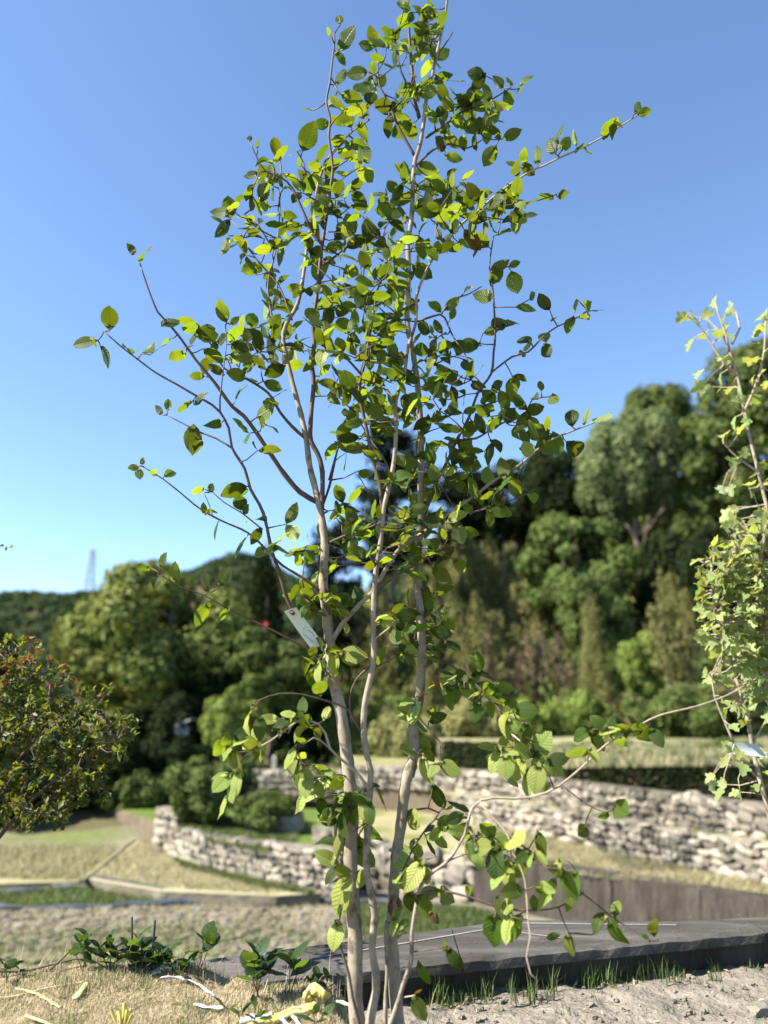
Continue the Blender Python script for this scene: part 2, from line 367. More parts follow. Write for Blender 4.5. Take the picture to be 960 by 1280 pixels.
def path_len(P): return sum((P[i+1] - P[i]).length for i in range(len(P) - 1))
def path_at(P, s):
    for i in range(len(P) - 1):
        d = (P[i+1] - P[i]); l = d.length
        if s <= l or i == len(P) - 2: return P[i] + d * (s / l), d / l
        s -= l
def stone_wall(label, P, zb, zt, sw, sh, s0=0.0, s1=None, batter=0.12, maxn=300, cat='stone wall', rough=1.0, lean=1):
    """dry stone wall along plan path P: every stone an object of its own in front of an earth core"""
    L_ = s1 or path_len(P); p0, _ = path_at(P, (s0 + L_) / 2)
    zbf = zb if callable(zb) else (lambda s: zb); ztf = zt if callable(zt) else (lambda s: zt)
    base = Vector((p0.x, p0.y, zbf((s0 + L_) / 2)))
    root = empty('dry_stone_wall', base, label, cat)
    core = MB(); n = 24
    for i in range(n):
        a, da = path_at(P, s0 + (L_ - s0) * i / n); b, _ = path_at(P, s0 + (L_ - s0) * (i + 1) / n)
        nrm = Vector((da.y, -da.x))
        sa, sb_ = s0 + (L_ - s0) * i / n, s0 + (L_ - s0) * (i + 1) / n
        q = []
        for (p, s) in ((a, sa), (b, sb_)):
            q += [(*(p + nrm * 0.0), zbf(s) - 0.1), (*(p - nrm * 0.35), zbf(s) - 0.1), (*(p - nrm * 0.35), ztf(s) - 0.03), (*(p - nrm * 0.04), ztf(s) - 0.03)]
        core.add(q, [(0, 4, 7, 3), (3, 7, 6, 2), (1, 2, 6, 5), (0, 3, 2, 1), (4, 5, 6, 7)])
    core.build('wall_core', M['rubble'], root, base)
    cnt = 0; row = 0; z = 0.0
    hmax = max(ztf(s) - zbf(s) for s in np.linspace(s0, L_, 20))
    while z < hmax - 0.02:
        h = sh * random.uniform(0.8, 1.2); s = s0 + random.uniform(0, sw)
        while s < L_:
            w = sw * random.choice((0.5, 0.7, 0.9, 1.0, 1.2, 1.6)) * random.uniform(0.85, 1.15)
            zz = zbf(s) + z; top = ztf(s)
            if zz < top - 0.4 * h and cnt < maxn:
                hh = h * random.uniform(0.65, 1.2)
                if zz + hh > top: hh = max(0.5 * h, top - zz + random.uniform(-0.03, 0.05))
                p, d = path_at(P, s + w / 2); nrm = Vector((d.y, -d.x))
                dep = random.uniform(0.20, 0.32)
                c = p + nrm * (0.05 - batter * z * 0.5 - dep * 0.25 + random.uniform(-0.03, 0.045) * rough)
                so_ = bpy.data.objects.new('stone', random.choice(STONES)); link(so_, root)
                so_.location = Vector((c.x, c.y, zz + hh / 2)) - base
                so_.scale = (w * 1.04, dep * 1.2, hh * 1.06)
                so_.rotation_euler = (random.uniform(-.12, .12), random.uniform(-.3, .3), math.atan2(d.y, d.x) + random.uniform(-.15, .15))
                cnt += 1
            s += w
        z += h * 0.97; row += 1
    return root

stone_wall('lower pale stone terrace wall rising from the dry grass strip', S1, ZT1, ZT2, 0.22, 0.14, 0.6, path_len(S1) - 0.6, maxn=300)
stone_wall('upper pale stone terrace wall below the dark ivy bank', S2, ZT2 - 0.02, lambda s: ZT3 + 0.04, 0.23, 0.14, 0.0, path_len(S2) - 1.2, maxn=300)

# concrete retaining wall at the foot of the terraces
def strip_wall(name, label, cat, P, zb, zt, thick, mat, cap=None, joints=0):
    p0, _ = path_at(P, path_len(P) / 2); base = Vector((p0.x, p0.y, zb))
    root = empty(name, base, label, cat)
    L_ = path_len(P); n = joints or 8
    for i in range(n):
        a, da = path_at(P, L_ * i / n + 0.008); b, db = path_at(P, L_ * (i + 1) / n - 0.008)
        mb = MB(); q = []
        off = random.uniform(-0.012, 0.012)
        for (p, d) in ((a, da), (b, db)):
            nr = Vector((d.y, -d.x)); f = p + nr * (0.06 + off); k = p - nr * thick
            q += [(f.x + nr.x*0.05, f.y + nr.y*0.05, zb - 0.1), (k.x, k.y, zb - 0.1), (k.x, k.y, zt), (f.x, f.y, zt + off)]
        mb.add(q, [(0, 4, 7, 3), (3, 7, 6, 2), (1, 2, 6, 5), (0, 3, 2, 1), (4, 5, 6, 7)])
        mb.build('panel', mat, root, base)
    return root
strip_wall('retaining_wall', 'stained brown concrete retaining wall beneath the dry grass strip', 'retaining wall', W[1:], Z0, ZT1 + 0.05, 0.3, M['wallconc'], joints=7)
# rough rubble between the lawn wall and the retaining wall
stone_wall('rough rubble wall joining the concrete retaining wall and the lawn', [W[0] + Vector((-0.55, 0.1)), W[0] + Vector((0.6, -0.4)), W[1]], Z0, lambda s: ZT1 + 0.28 - 0.12 * s, 0.33, 0.24, rough=2.2, maxn=120)
# ivy covered bank
bankroot = empty('ivy_bank', (6, 16, ZT3), 'dark ivy covered bank above the upper stone wall', 'bank')
strip = MB(); q = []
for i in range(13):
    p, d = path_at(B1, path_len(B1) * i / 12); nr = Vector((d.y, -d.x))
    q.append([(p.x + nr.x*.12, p.y + nr.y*.12, ZT3 - 0.05), (p.x + nr.x*.05, p.y + nr.y*.05, ZT4 + 0.03), (p.x - nr.x*.4, p.y - nr.y*.4, ZT4 + 0.03)])
for i in range(12):
    strip.add(q[i] + q[i+1], [(0, 3, 4, 1), (1, 4, 5, 2)])
strip.build('bank_face', M['earth'], bankroot, bankroot.location)

# ------------------------------------------------------------------ foliage card helpers
def cards(P, Nrm, size, aspect=0.55, bend=0.25, up=None):
    """leaf-shaped bent rhombi (4 verts, 2 tris) at points P with normals Nrm"""
    n = len(P); Nrm = Nrm / np.maximum(np.linalg.norm(Nrm, axis=1, keepdims=True), 1e-9)
    r = RNG.normal(size=(n, 3)) if up is None else up + 0.35 * RNG.normal(size=(n, 3))
    t = r - (r * Nrm).sum(1, keepdims=True) * Nrm; t /= np.maximum(np.linalg.norm(t, axis=1, keepdims=True), 1e-9)
    b = np.cross(Nrm, t); s = np.asarray(size).reshape(-1, 1) * np.ones((n, 1))
    V = np.empty((n, 4, 3))
    V[:, 0] = P - t * s * 0.5; V[:, 2] = P + t * s * 0.5
    V[:, 1] = P + b * s * aspect * 0.5 + Nrm * s * bend * 0.4; V[:, 3] = P - b * s * aspect * 0.5 + Nrm * s * bend * 0.4
    k = np.arange(n)[:, None] * 4
    F = np.concatenate([k + [0, 1, 2], k + [0, 2, 3]], 0)
    return V.reshape(-1, 3), F
def sphere_dirs(n):
    d = RNG.normal(size=(n, 3)); return d / np.linalg.norm(d, axis=1, keepdims=True)

def crown_round(n=15000, lobes=46, leaf=0.034, seed=1, flat=1.0, squash=1.0, lobe_r=(0.11, 0.2), gap=0.0):
    """unit crown: centre (0,0,0.5), about 1 wide and 1 high"""
    global RNG
    RNG = np.random.default_rng(seed)
    d = sphere_dirs(lobes); d[:, 2] = d[:, 2] * 0.85 + 0.1
    rad = RNG.uniform(0.24, 0.40, size=(lobes, 1)); C = d * rad; C[:, 2] = C[:, 2] * squash
    R = lobe_r[0] * 0.7 + (lobe_r[1] * 1.15 - lobe_r[0] * 0.7) * RNG.random(lobes) ** 1.8
    w = R ** 2; idx = RNG.choice(lobes, size=n, p=w / w.sum())
    dd = sphere_dirs(n); outw = C[idx] / np.linalg.norm(C[idx], axis=1, keepdims=True)
    dd = dd + outw * 0.55 + np.array([0, 0, 0.25]); dd /= np.linalg.norm(dd, axis=1, keepdims=True)
    rr = R[idx] * (0.55 + 0.62 * RNG.random(n) ** 0.7)
    P = C[idx] + dd * rr[:, None] * np.array([1, 1, flat])
    P[:, 2] += 0.5
    N_ = dd + 0.36 * RNG.normal(size=(n, 3))
    return cards(P, N_, 1.15 * leaf * RNG.uniform(0.6, 1.4, n))
def crown_pads(n=12000, pads=26, leaf=0.04, seed=2, cone=False):
    """layered conifer: flat drooping pads round a stem, narrower towards the top"""
    global RNG
    RNG = np.random.default_rng(seed)
    Ps = []; Ns = []
    per = n // pads
    for k in range(pads):
        h = (k + 0.5) / pads; a = RNG.uniform(0, 2 * math.pi)
        reach = (0.5 * (1 - h) ** 0.8 + 0.06) if cone else (0.46 * math.sqrt(max(0.02, 1 - (h - 0.35) ** 2 * 1.9)) * RNG.uniform(0.55, 1.0))
        for b_ in range(3 if cone else 1):
            a2 = a + b_ * 2.1
            s = RNG.random(per // (3 if cone else 1)) ** 0.6
            lat = RNG.normal(size=len(s)) * 0.075 * (0.4 + s)
            x = np.cos(a2) * s * reach - np.sin(a2) * lat; y = np.sin(a2) * s * reach + np.cos(a2) * lat
            z = h + 0.03 * RNG.normal(size=len(s)) * (1.2 if cone else 0.8) - (0.10 if cone else -0.03) * s ** 2
            Ps.append(np.stack([x, y, z], 1)); Ns.append(RNG.normal(size=(len(s), 3)) * 0.5 + [0, 0, 0.8])
    P = np.concatenate(Ps); N_ = np.concatenate(Ns)
    return cards(P, N_, leaf * RNG.uniform(0.6, 1.4, len(P)), aspect=0.4)
def crown_plume(n=15000, culms=13, leaf=0.05, seed=3):
    """feathery bamboo-like plumes, tips arching over"""
    global RNG
    RNG = np.random.default_rng(seed)
    Ps = []
    for k in range(culms):
        a = RNG.uniform(0, 2*math.pi); r0 = RNG.uniform(0, 0.26); lean = RNG.uniform(0.05, 0.3); hh = RNG.uniform(0.5, 1.0)
        m = n // culms; t = RNG.random(m) ** 0.75
        bx = math.cos(a) * (r0 + lean * t ** 2.2); by = math.sin(a) * (r0 + lean * t ** 2.2)
        wid = 0.20 * np.sin(np.pi * np.clip(t * 0.92 + 0.06, 0, 1)) ** 0.7
        tier = 0.5 + 0.5 * np.sin(t * 42 + k)
        d = sphere_dirs(m) * (wid * (0.35 + 0.9 * tier) * RNG.random(m) ** 0.6 * RNG.uniform(0.7, 1.4, m))[:, None]
        P = np.stack([bx + d[:, 0], by + d[:, 1], hh * t + d[:, 2] * 0.35 - 0.25 * np.abs(d[:, 0])], 1); Ps.append(P)
    P = np.concatenate(Ps)
    return cards(P, RNG.normal(size=(len(P), 3)) + [0, 0, 0.6], leaf * RNG.uniform(0.6, 1.4, len(P)), aspect=0.28, up=np.array([0, 0, -0.8]))

def proto(name, vf): return np_mesh(name, vf[0], vf[1])
CR = {
 'round': [proto('crown', crown_round(seed=s, n=13000, lobes=70, leaf=0.042, lobe_r=(0.09, 0.17))) for s in (11, 12, 13)],
 'bumpy': [proto('crown', crown_round(seed=21, n=24000, lobes=95, leaf=0.029, lobe_r=(0.07, 0.13)))],
 'loose': [proto('crown', crown_round(seed=s, n=10000, lobes=60, leaf=0.046, lobe_r=(0.08, 0.15), flat=0.65)) for s in (31, 32)],
 'shrub': [proto('crown', crown_round(seed=s, n=7500, lobes=50, leaf=0.052, lobe_r=(0.09, 0.18), squash=0.85)) for s in (41, 42)],
 'pine': [proto('crown', crown_pads(seed=51, n=15000, pads=30, leaf=0.045))],
 'cedar': [proto('crown', crown_pads(seed=52, n=15000, pads=26, leaf=0.04, cone=True))],
 'plume': [proto('crown', crown_plume(seed=s)) for s in (61, 62)],
}
def trunk_mesh(seed, limbs=6):
    random.seed(seed); mb = MB()
    pts = [Vector((0.02 * math.sin(i * 1.3 + seed), 0.02 * math.cos(i * 1.7 + seed), i / 7 * 0.8)) for i in range(8)]
    mb.tube(pts, [0.03 * (1 - 0.75 * i / 7) for i in range(8)], 7)
    for k in range(limbs):
        i = random.randint(2, 6); a = random.uniform(0, 6.28); r = random.uniform(0.2, 0.34)
        p = pts[i]; e = p + Vector((math.cos(a) * r, math.sin(a) * r, random.uniform(0.08, 0.22)))
        mid = (p + e) / 2 + Vector((0, 0, -0.02))
        mb.tube([p, mid, e], [0.014, 0.009, 0.004], 5)
    return new_mesh('trunk', mb.v, mb.f, M['bg_bark'])
TRUNKS = [trunk_mesh(s) for s in (1, 2, 3)]
random.seed(17)
_k = [0]
def bgtree(name, kind, x0, y0, x1, y1, Y, mat, label, cat='tree', group=None, ground=None, rotz=None, trunkw=1.0, lean=0.0):
    """tree whose crown fills the photo box x0..x1, y0..y1 at depth Y; trunk down to the ground"""
    _k[0] += 1
    a = at(x0, (y0 + y1) / 2, Y); b = at(x1, (y0 + y1) / 2, Y); w = b.x - a.x
    top = at((x0 + x1) / 2, y0, Y).z; bot = at((x0 + x1) / 2, y1, Y).z
    cx = (a.x + b.x) / 2
    gz = float(hill_h(cx, Y)) if ground is None else ground
    gz = min(gz, bot + 0.02 * (top - bot)) if ground is None else gz
    root = empty(name, (cx, Y, gz), label, cat, group)
    me = CR[kind][_k[0] % len(CR[kind])]
    c = bpy.data.objects.new('crown', me); link(c, root)
    c.location = (0, 0, bot - gz); c.scale = (w, w * 0.9, top - bot)
    c.rotation_euler = (0, lean, random.uniform(0, 6.28) if rotz is None else rotz)
    if not me.materials: me.materials.append(M[mat])
    c.material_slots[0].link = 'OBJECT'; c.material_slots[0].material = M[mat]
    t = bpy.data.objects.new('trunk', TRUNKS[_k[0] % 3]); link(t, root)
    H = top - gz
    t.location = (0, 0, -0.15); t.scale = (min(w, H) * trunkw, min(w, H) * trunkw, H + 0.15)
    t.rotation_euler = (0, 0, random.uniform(0, 6.28))
    return root

# right-hand wooded hill, from the back to the front
T = bgtree
G = 'trees on the wooded hill'
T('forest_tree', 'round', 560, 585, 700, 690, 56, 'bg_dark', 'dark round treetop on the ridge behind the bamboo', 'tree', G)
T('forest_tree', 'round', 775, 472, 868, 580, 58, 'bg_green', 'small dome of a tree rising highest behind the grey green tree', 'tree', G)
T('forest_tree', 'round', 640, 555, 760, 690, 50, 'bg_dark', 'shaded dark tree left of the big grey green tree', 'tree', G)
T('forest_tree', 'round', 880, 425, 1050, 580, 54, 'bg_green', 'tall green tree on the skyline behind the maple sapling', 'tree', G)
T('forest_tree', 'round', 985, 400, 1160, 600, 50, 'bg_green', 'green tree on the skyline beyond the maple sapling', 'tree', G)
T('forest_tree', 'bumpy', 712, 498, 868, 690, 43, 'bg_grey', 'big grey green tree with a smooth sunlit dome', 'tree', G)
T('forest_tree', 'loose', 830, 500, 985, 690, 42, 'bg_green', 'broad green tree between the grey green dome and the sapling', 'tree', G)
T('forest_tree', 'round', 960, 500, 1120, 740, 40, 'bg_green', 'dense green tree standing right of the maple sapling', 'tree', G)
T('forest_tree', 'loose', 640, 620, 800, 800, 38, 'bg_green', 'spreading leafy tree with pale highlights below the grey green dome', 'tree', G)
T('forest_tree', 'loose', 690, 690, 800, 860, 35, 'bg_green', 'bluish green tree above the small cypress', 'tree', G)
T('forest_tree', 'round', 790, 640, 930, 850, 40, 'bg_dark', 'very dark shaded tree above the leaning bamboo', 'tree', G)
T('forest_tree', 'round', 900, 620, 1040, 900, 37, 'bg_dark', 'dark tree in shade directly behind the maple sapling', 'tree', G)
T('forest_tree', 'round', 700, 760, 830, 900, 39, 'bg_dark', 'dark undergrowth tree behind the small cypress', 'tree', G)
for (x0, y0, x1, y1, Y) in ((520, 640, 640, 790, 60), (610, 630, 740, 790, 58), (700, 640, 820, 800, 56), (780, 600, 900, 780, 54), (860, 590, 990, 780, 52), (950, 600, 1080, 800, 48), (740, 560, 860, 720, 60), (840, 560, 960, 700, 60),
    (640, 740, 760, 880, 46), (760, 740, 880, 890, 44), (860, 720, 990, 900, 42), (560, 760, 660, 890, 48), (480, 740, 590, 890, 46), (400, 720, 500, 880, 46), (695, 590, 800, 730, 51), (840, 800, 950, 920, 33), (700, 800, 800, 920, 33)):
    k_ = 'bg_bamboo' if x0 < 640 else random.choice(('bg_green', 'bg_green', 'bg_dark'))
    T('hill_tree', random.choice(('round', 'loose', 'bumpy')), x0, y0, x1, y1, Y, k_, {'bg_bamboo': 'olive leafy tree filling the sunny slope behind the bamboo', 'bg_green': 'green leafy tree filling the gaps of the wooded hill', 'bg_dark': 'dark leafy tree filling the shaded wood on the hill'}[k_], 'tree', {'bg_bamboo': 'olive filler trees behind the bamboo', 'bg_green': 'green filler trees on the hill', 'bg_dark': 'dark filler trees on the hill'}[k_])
for (x0, y0, x1, y1, Y) in ((1060, 520, 1230, 800, 42), (1180, 560, 1360, 850, 40), (1040, 740, 1180, 930, 33), (1150, 780, 1320, 950, 32)):
    T('side_tree', 'round', x0, y0, x1, y1, Y, 'bg_green', 'green tree continuing the wooded hill beyond the maple sapling', 'tree', 'green trees beyond the maple sapling')
Gb = 'bamboo clumps on the slope'
for i, (x0, y0, x1, y1, Y, mt, lb) in enumerate([
    (520, 660, 640, 860, 44, 'bg_bamboo', 'olive bamboo clump next to the right trunk of the sapling'),
    (575, 635, 690, 860, 43, 'bg_bamboo', 'tallest olive bamboo clump at the middle of the slope'),
    (625, 670, 720, 890, 40, 'bg_bamboo', 'yellowish bamboo clump left of the spreading leafy tree'),
    (545, 720, 665, 920, 37, 'bg_bamboo', 'low arching bamboo clump above the bare brown slope'),
    (490, 690, 590, 900, 39, 'bg_bamboo', 'olive bamboo clump seen between the sapling trunks'),
    (430, 690, 535, 910, 38, 'bg_bamboo', 'light bamboo clump seen behind the middle stem'),
    (630, 770, 735, 940, 32, 'bg_dry', 'dry brown bamboo thicket on the bare slope'),
    (560, 790, 665, 950, 31, 'bg_dry', 'dry brown thicket behind the drooping leaf cluster'),
    (500, 800, 575, 950, 30, 'bg_bamboo', 'dull bamboo thicket behind the right trunk above the wall')]):
    T('bamboo_clump', 'plume', x0, y0, x1, y1, Y, mt, lb, 'bamboo', Gb, trunkw=0.35)
T('cypress_tree', 'cedar', 716, 748, 768, 885, 29, 'bg_bamboo', 'small light green cypress in front of the dark trees', 'tree')
T('leaning_bamboo', 'plume', 795, 705, 895, 850, 27, 'bg_bamboo', 'feathery yellow green bamboo with a bare brown stem left of the sapling', 'bamboo', None, trunkw=0.8)
T('young_tree', 'loose', 770, 780, 835, 890, 28, 'bg_bright', 'thin young tree with a pale straight stem', 'tree', None, trunkw=0.6)
Gs = 'shrubs along the foot of the slope'
for i, (x0, y0, x1, y1, Y, mt, lb) in enumerate([
    (545, 865, 640, 965, 25, 'bg_bamboo', 'olive shrub behind the right trunk on the upper wall'),
    (620, 870, 705, 965, 25.5, 'bg_bright', 'light green shrub below the dry thicket'),
    (680, 855, 770, 960, 26, 'bg_bright', 'bright shrub under the small cypress'),
    (750, 870, 830, 955, 25, 'bg_green', 'green shrub beneath the thin young tree'),
    (810, 850, 925, 960, 24.5, 'bg_green', 'dark green bush at the foot of the leaning bamboo'),
    (900, 870, 1010, 965, 24, 'bg_dark', 'dark bush behind the grey plant tag'),
    (460, 880, 560, 985, 25, 'bg_bamboo', 'grey green shrub between the trunks above the far wall'),
    (400, 860, 480, 975, 26, 'bg_green', 'green shrub behind the left trunk')]):
    T('shrub', 'shrub', x0, y0, x1, y1, Y, mt, lb, 'shrub', Gs)
for (x0, y0, x1, y1, Y, mt, lb) in ((640, 925, 730, 968, 20.0, 'bg_green', 'low shrub on the lip of the ivy bank below the bright shrub'), (715, 918, 800, 962, 19.0, 'bg_bright', 'light low shrub on the lip of the ivy bank'),
    (790, 928, 880, 962, 18.2, 'bg_green', 'flat green shrub on the ivy bank below the leaning bamboo'), (865, 922, 960, 962, 17.4, 'bg_green', 'low shrub on the ivy bank beside the grey plant tag'), (560, 930, 650, 985, 21.5, 'bg_bamboo', 'olive shrub at the end of the ivy bank')):
    T('bank_shrub', 'shrub', x0, y0, x1, y1, Y, mt, lb, 'shrub', 'low shrubs on the ivy bank', ground=ZT4)
# middle and left
T('pine_tree', 'pine', 425, 548, 560, 715, 40, 'bg_pine', 'dark pine with layered branches behind the sapling crown', 'pine')
T('pine_tree', 'pine', 515, 590, 650, 690, 46, 'bg_pine', 'dark spreading pine right of the sapling trunk', 'pine')
T('pine_tree', 'pine', 360, 660, 470, 830, 38, 'bg_pine', 'shaded pine behind the white tag', 'pine')
T('cedar_tree', 'cedar', 285, 690, 372, 880, 38, 'bg_dark', 'dark pointed cedar next to the camphor tree', 'tree')
T('camphor_tree', 'bumpy', 78, 688, 345, 965, 31, 'bg_camphor', 'big rounded camphor tree with bumpy yellow green crown', 'tree', None, rotz=0.4)
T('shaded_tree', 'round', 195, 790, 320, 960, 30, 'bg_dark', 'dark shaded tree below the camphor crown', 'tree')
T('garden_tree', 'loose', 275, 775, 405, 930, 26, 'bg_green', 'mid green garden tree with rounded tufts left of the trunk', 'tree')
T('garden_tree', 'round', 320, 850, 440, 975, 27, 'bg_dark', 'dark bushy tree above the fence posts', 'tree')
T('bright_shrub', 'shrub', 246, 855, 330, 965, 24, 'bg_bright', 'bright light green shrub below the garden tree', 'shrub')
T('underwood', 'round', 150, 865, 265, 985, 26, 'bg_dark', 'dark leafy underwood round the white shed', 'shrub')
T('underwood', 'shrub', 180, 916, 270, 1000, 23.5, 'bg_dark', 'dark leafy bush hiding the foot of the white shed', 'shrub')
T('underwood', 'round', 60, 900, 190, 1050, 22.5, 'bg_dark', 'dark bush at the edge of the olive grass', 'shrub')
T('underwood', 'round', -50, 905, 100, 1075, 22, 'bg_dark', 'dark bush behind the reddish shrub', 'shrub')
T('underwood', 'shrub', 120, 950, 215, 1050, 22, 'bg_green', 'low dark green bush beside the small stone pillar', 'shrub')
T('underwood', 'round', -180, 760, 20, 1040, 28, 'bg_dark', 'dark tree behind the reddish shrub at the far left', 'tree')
T('lawn_shrub', 'shrub', 200, 935, 322, 1048, 18.6, 'bg_green', 'larger round shrub on the lawn terrace', 'shrub', None, ground=-1.8)
T('lawn_shrub', 'shrub', 285, 985, 380, 1046, 17.6, 'bg_green', 'smaller low shrub on the lawn near the rubble', 'shrub', None, ground=-1.8)

# ------------------------------------------------------------------ undergrowth on the slope, far wooded hill
RNG = np.random.default_rng(77)
n = 60000
X = RNG.uniform(-14, 40, n); Y = RNG.uniform(25, 66, n)
P = np.stack([X, Y, hill_h(X, Y) + np.abs(RNG.normal(size=n)) * 0.5], 1)
v, f = cards(P, RNG.normal(size=(n, 3)) + [0, -0.3, 0.8], RNG.uniform(0.2, 0.55, n), aspect=0.45)
tag(obj('undergrowth', np_mesh('undergrowth', v, f, M['bg_green'])), 'brown and green undergrowth covering the wooded slope', 'undergrowth', kind='stuff')
n = 4200
X = RNG.uniform(-330, 60, n); Y = RNG.uniform(150, 330, n)
C = np.stack([X, Y, hill_h(X, Y) + 1.0], 1)
R = RNG.uniform(2.0, 3.8, n); per = 60
d = sphere_dirs(n * per); d[:, 2] = np.abs(d[:, 2]) * 0.9 - 0.1
P = np.repeat(C, per, 0) + d * np.repeat(R, per)[:, None] * RNG.uniform(0.75, 1.1, (n * per, 1))
v, f = cards(P, d + 0.4 * RNG.normal(size=d.shape), RNG.uniform(0.8, 1.7, n * per), aspect=0.7)
tag(obj('far_wood', np_mesh('far_wood', v, f, M['bg_far'])), 'far wooded hills closing the view on the left', 'woodland', kind='stuff')
# pylon on the far ridge
pb = at(111, 742, 300); gz = float(hill_h(pb.x, pb.y))
H = at(111, 686, 300).z - gz + 2
base = Vector((pb.x, 300, gz - 2)); root = empty('power_pylon', base, 'grey lattice power pylon on the far wooded ridge', 'pylon')
for sx in (-1, 1):
    for sy in (-1, 1):
        mb = MB(); mb.tube([base + Vector((sx*2.0, sy*2.0, 0)), base + Vector((sx*0.5, sy*0.5, H))], [0.22, 0.14], 5); mb.build('leg', M['steel'], root, base)
mb = MB()
for k in range(7):
    z0 = H * k / 7; z1 = H * (k + 1) / 7; r0 = 2.0 - 1.5 * k / 7; r1 = 2.0 - 1.5 * (k + 1) / 7
    for a in range(4):
        c0 = [(-1,-1), (1,-1), (1,1), (-1,1)][a]; c1 = [(1,-1), (1,1), (-1,1), (-1,-1)][a]
        mb.tube([base + Vector((c0[0]*r0, c0[1]*r0, z0)), base + Vector((c1[0]*r1, c1[1]*r1, z1))], [0.1, 0.1], 4)
        mb.tube([base + Vector((c1[0]*r0, c1[1]*r0, z0)), base + Vector((c0[0]*r1, c0[1]*r1, z1))], [0.1, 0.1], 4)
mb.build('lattice', M['steel'], root, base)
for h_, wd in ((0.72, 3.2), (0.84, 2.7), (0.95, 2.2)):
    mb = MB(); mb.tube([base + Vector((-wd, 0, H*h_)), base + Vector((0, 0, H*h_ + 0.6)), base + Vector((wd, 0, H*h_))], [0.1, 0.2, 0.1], 5); mb.build('crossarm', M['steel'], root, base)

# white shed glimpsed through the trees
c = at(226, 915, 25.0); gz = at(226, 945, 25.0).z
root = empty('garden_shed', (c.x, 25, gz), 'small white shed glimpsed through the dark trees', 'shed')
w_ = 0.42; zt = at(226, 899, 25).z; zb_ = gz
mb = MB(); mb.box((c.x, 25.4, (zb_ + zt) / 2 - 0.1), (w_, 0.8, zt - zb_ - 0.2)); mb.build('wall', M['white'], root, root.location)
mb = MB(); mb.box((c.x + 0.03, 25.4, zt - 0.12), (w_ + 0.14, 1.0, 0.05), Matrix.Rotation(math.radians(-24), 3, 'Y')); mb.build('roof', M['white'], root, root.location)

# ivy on the bank
RNG = np.random.default_rng(5); n = 14000
S_ = RNG.uniform(0, path_len(B1), n); P = []
for s in S_:
    p, d = path_at(B1, s); P.append((p.x + d.y * 0.12, p.y - d.x * 0.12, 0))
P = np.array(P); P[:, 2] = ZT3 + RNG.random(n) * (ZT4 - ZT3 + 0.08); P[:, :2] += RNG.normal(size=(n, 2)) * 0.06
v, f = cards(P, RNG.normal(size=(n, 3)) * 0.6 + [-0.5, -0.7, 0.3], RNG.uniform(0.05, 0.12, n), aspect=0.7)
ivy = obj('ivy', np_mesh('ivy', v, f, M['bg_dark']), bankroot, bankroot.location); tag(ivy, kind='stuff')

# ------------------------------------------------------------------ lawn terrace and its wall, dry platform, field edging
LW = [gnd(212, 1066, -2.32), gnd(255, 1083, -2.34), gnd(310, 1096, -2.36), gnd(365, 1108, -2.4), gnd(420, 1116, -2.4)]
LW2 = [Vector((p.x, p.y)) for p in LW]
prism('lawn', [(p.x, p.y + 0.12) for p in LW2] + [(W[0].x - 0.3, 16.6), (-1.0, 24), (-9.0, 24), (-5.2, 19.0)], -1.815, Z0 - 0.1, M['lawn'], M['earth'])
stone_wall('pale curved stone wall holding up the green lawn', LW2, -2.5, lambda s: -1.78 + 0.02 * s, 0.19, 0.13, maxn=290)
stone_wall('far pale stone wall under the fence posts', [Vector((-4.4, 21.6)), Vector((-2.0, 21.3)), Vector((1.8, 21.2))], -1.5, lambda s: -0.84, 0.26, 0.17, maxn=230)
# pillar at the end of the lawn wall
stone_wall('short broken stone pillar at the end of the lawn wall', [Vector((p.x, p.y)) for p in (gnd(190, 1060, -2.35), gnd(214, 1064, -2.35))], -2.4, -1.45, 0.22, 0.2, maxn=30)
# boulders on the lawn
bl = gnd(352, 1042, -1.8)
for i, (px, py, s, lb) in enumerate([(352, 1040, 0.55, 'large grey boulder beside the smaller lawn shrub'), (318, 1037, 0.3, 'little boulder under the lawn shrubs')]):
    p = gnd(px, py, -1.8); b_ = bpy.data.objects.new('boulder', STONES[i + 2]); link(b_)
    b_.location = p + Vector((0, 0, s * 0.3)); b_.scale = (s * 1.5, s * 1.2, s); b_.rotation_euler = (0.1, 0.1, 0.6 * i); tag(b_, lb, 'boulder')
# fence posts
for px in (342, 367):
    p = at(px, 972, 21.5); tp = at(px, 945, 21.5)
    mb = MB(); mb.box((0, 0, (tp.z + 0.92) / 2 - 0.05), (0.11, 0.11, tp.z + 0.92)); mb.add([(-.055, -.055, tp.z + .87), (.055, -.055, tp.z + .87), (.055, .055, tp.z + .87), (-.055, .055, tp.z + .87), (0, 0, tp.z + 0.92)], [(0, 1, 4), (1, 2, 4), (2, 3, 4), (3, 0, 4)])
    o = mb.build('fence_post', M['post']); o.location = (p.x, 21.5, -0.9)
    tag(o, 'short grey concrete fence post standing on the far stone wall', 'post', 'fence posts on the far wall')
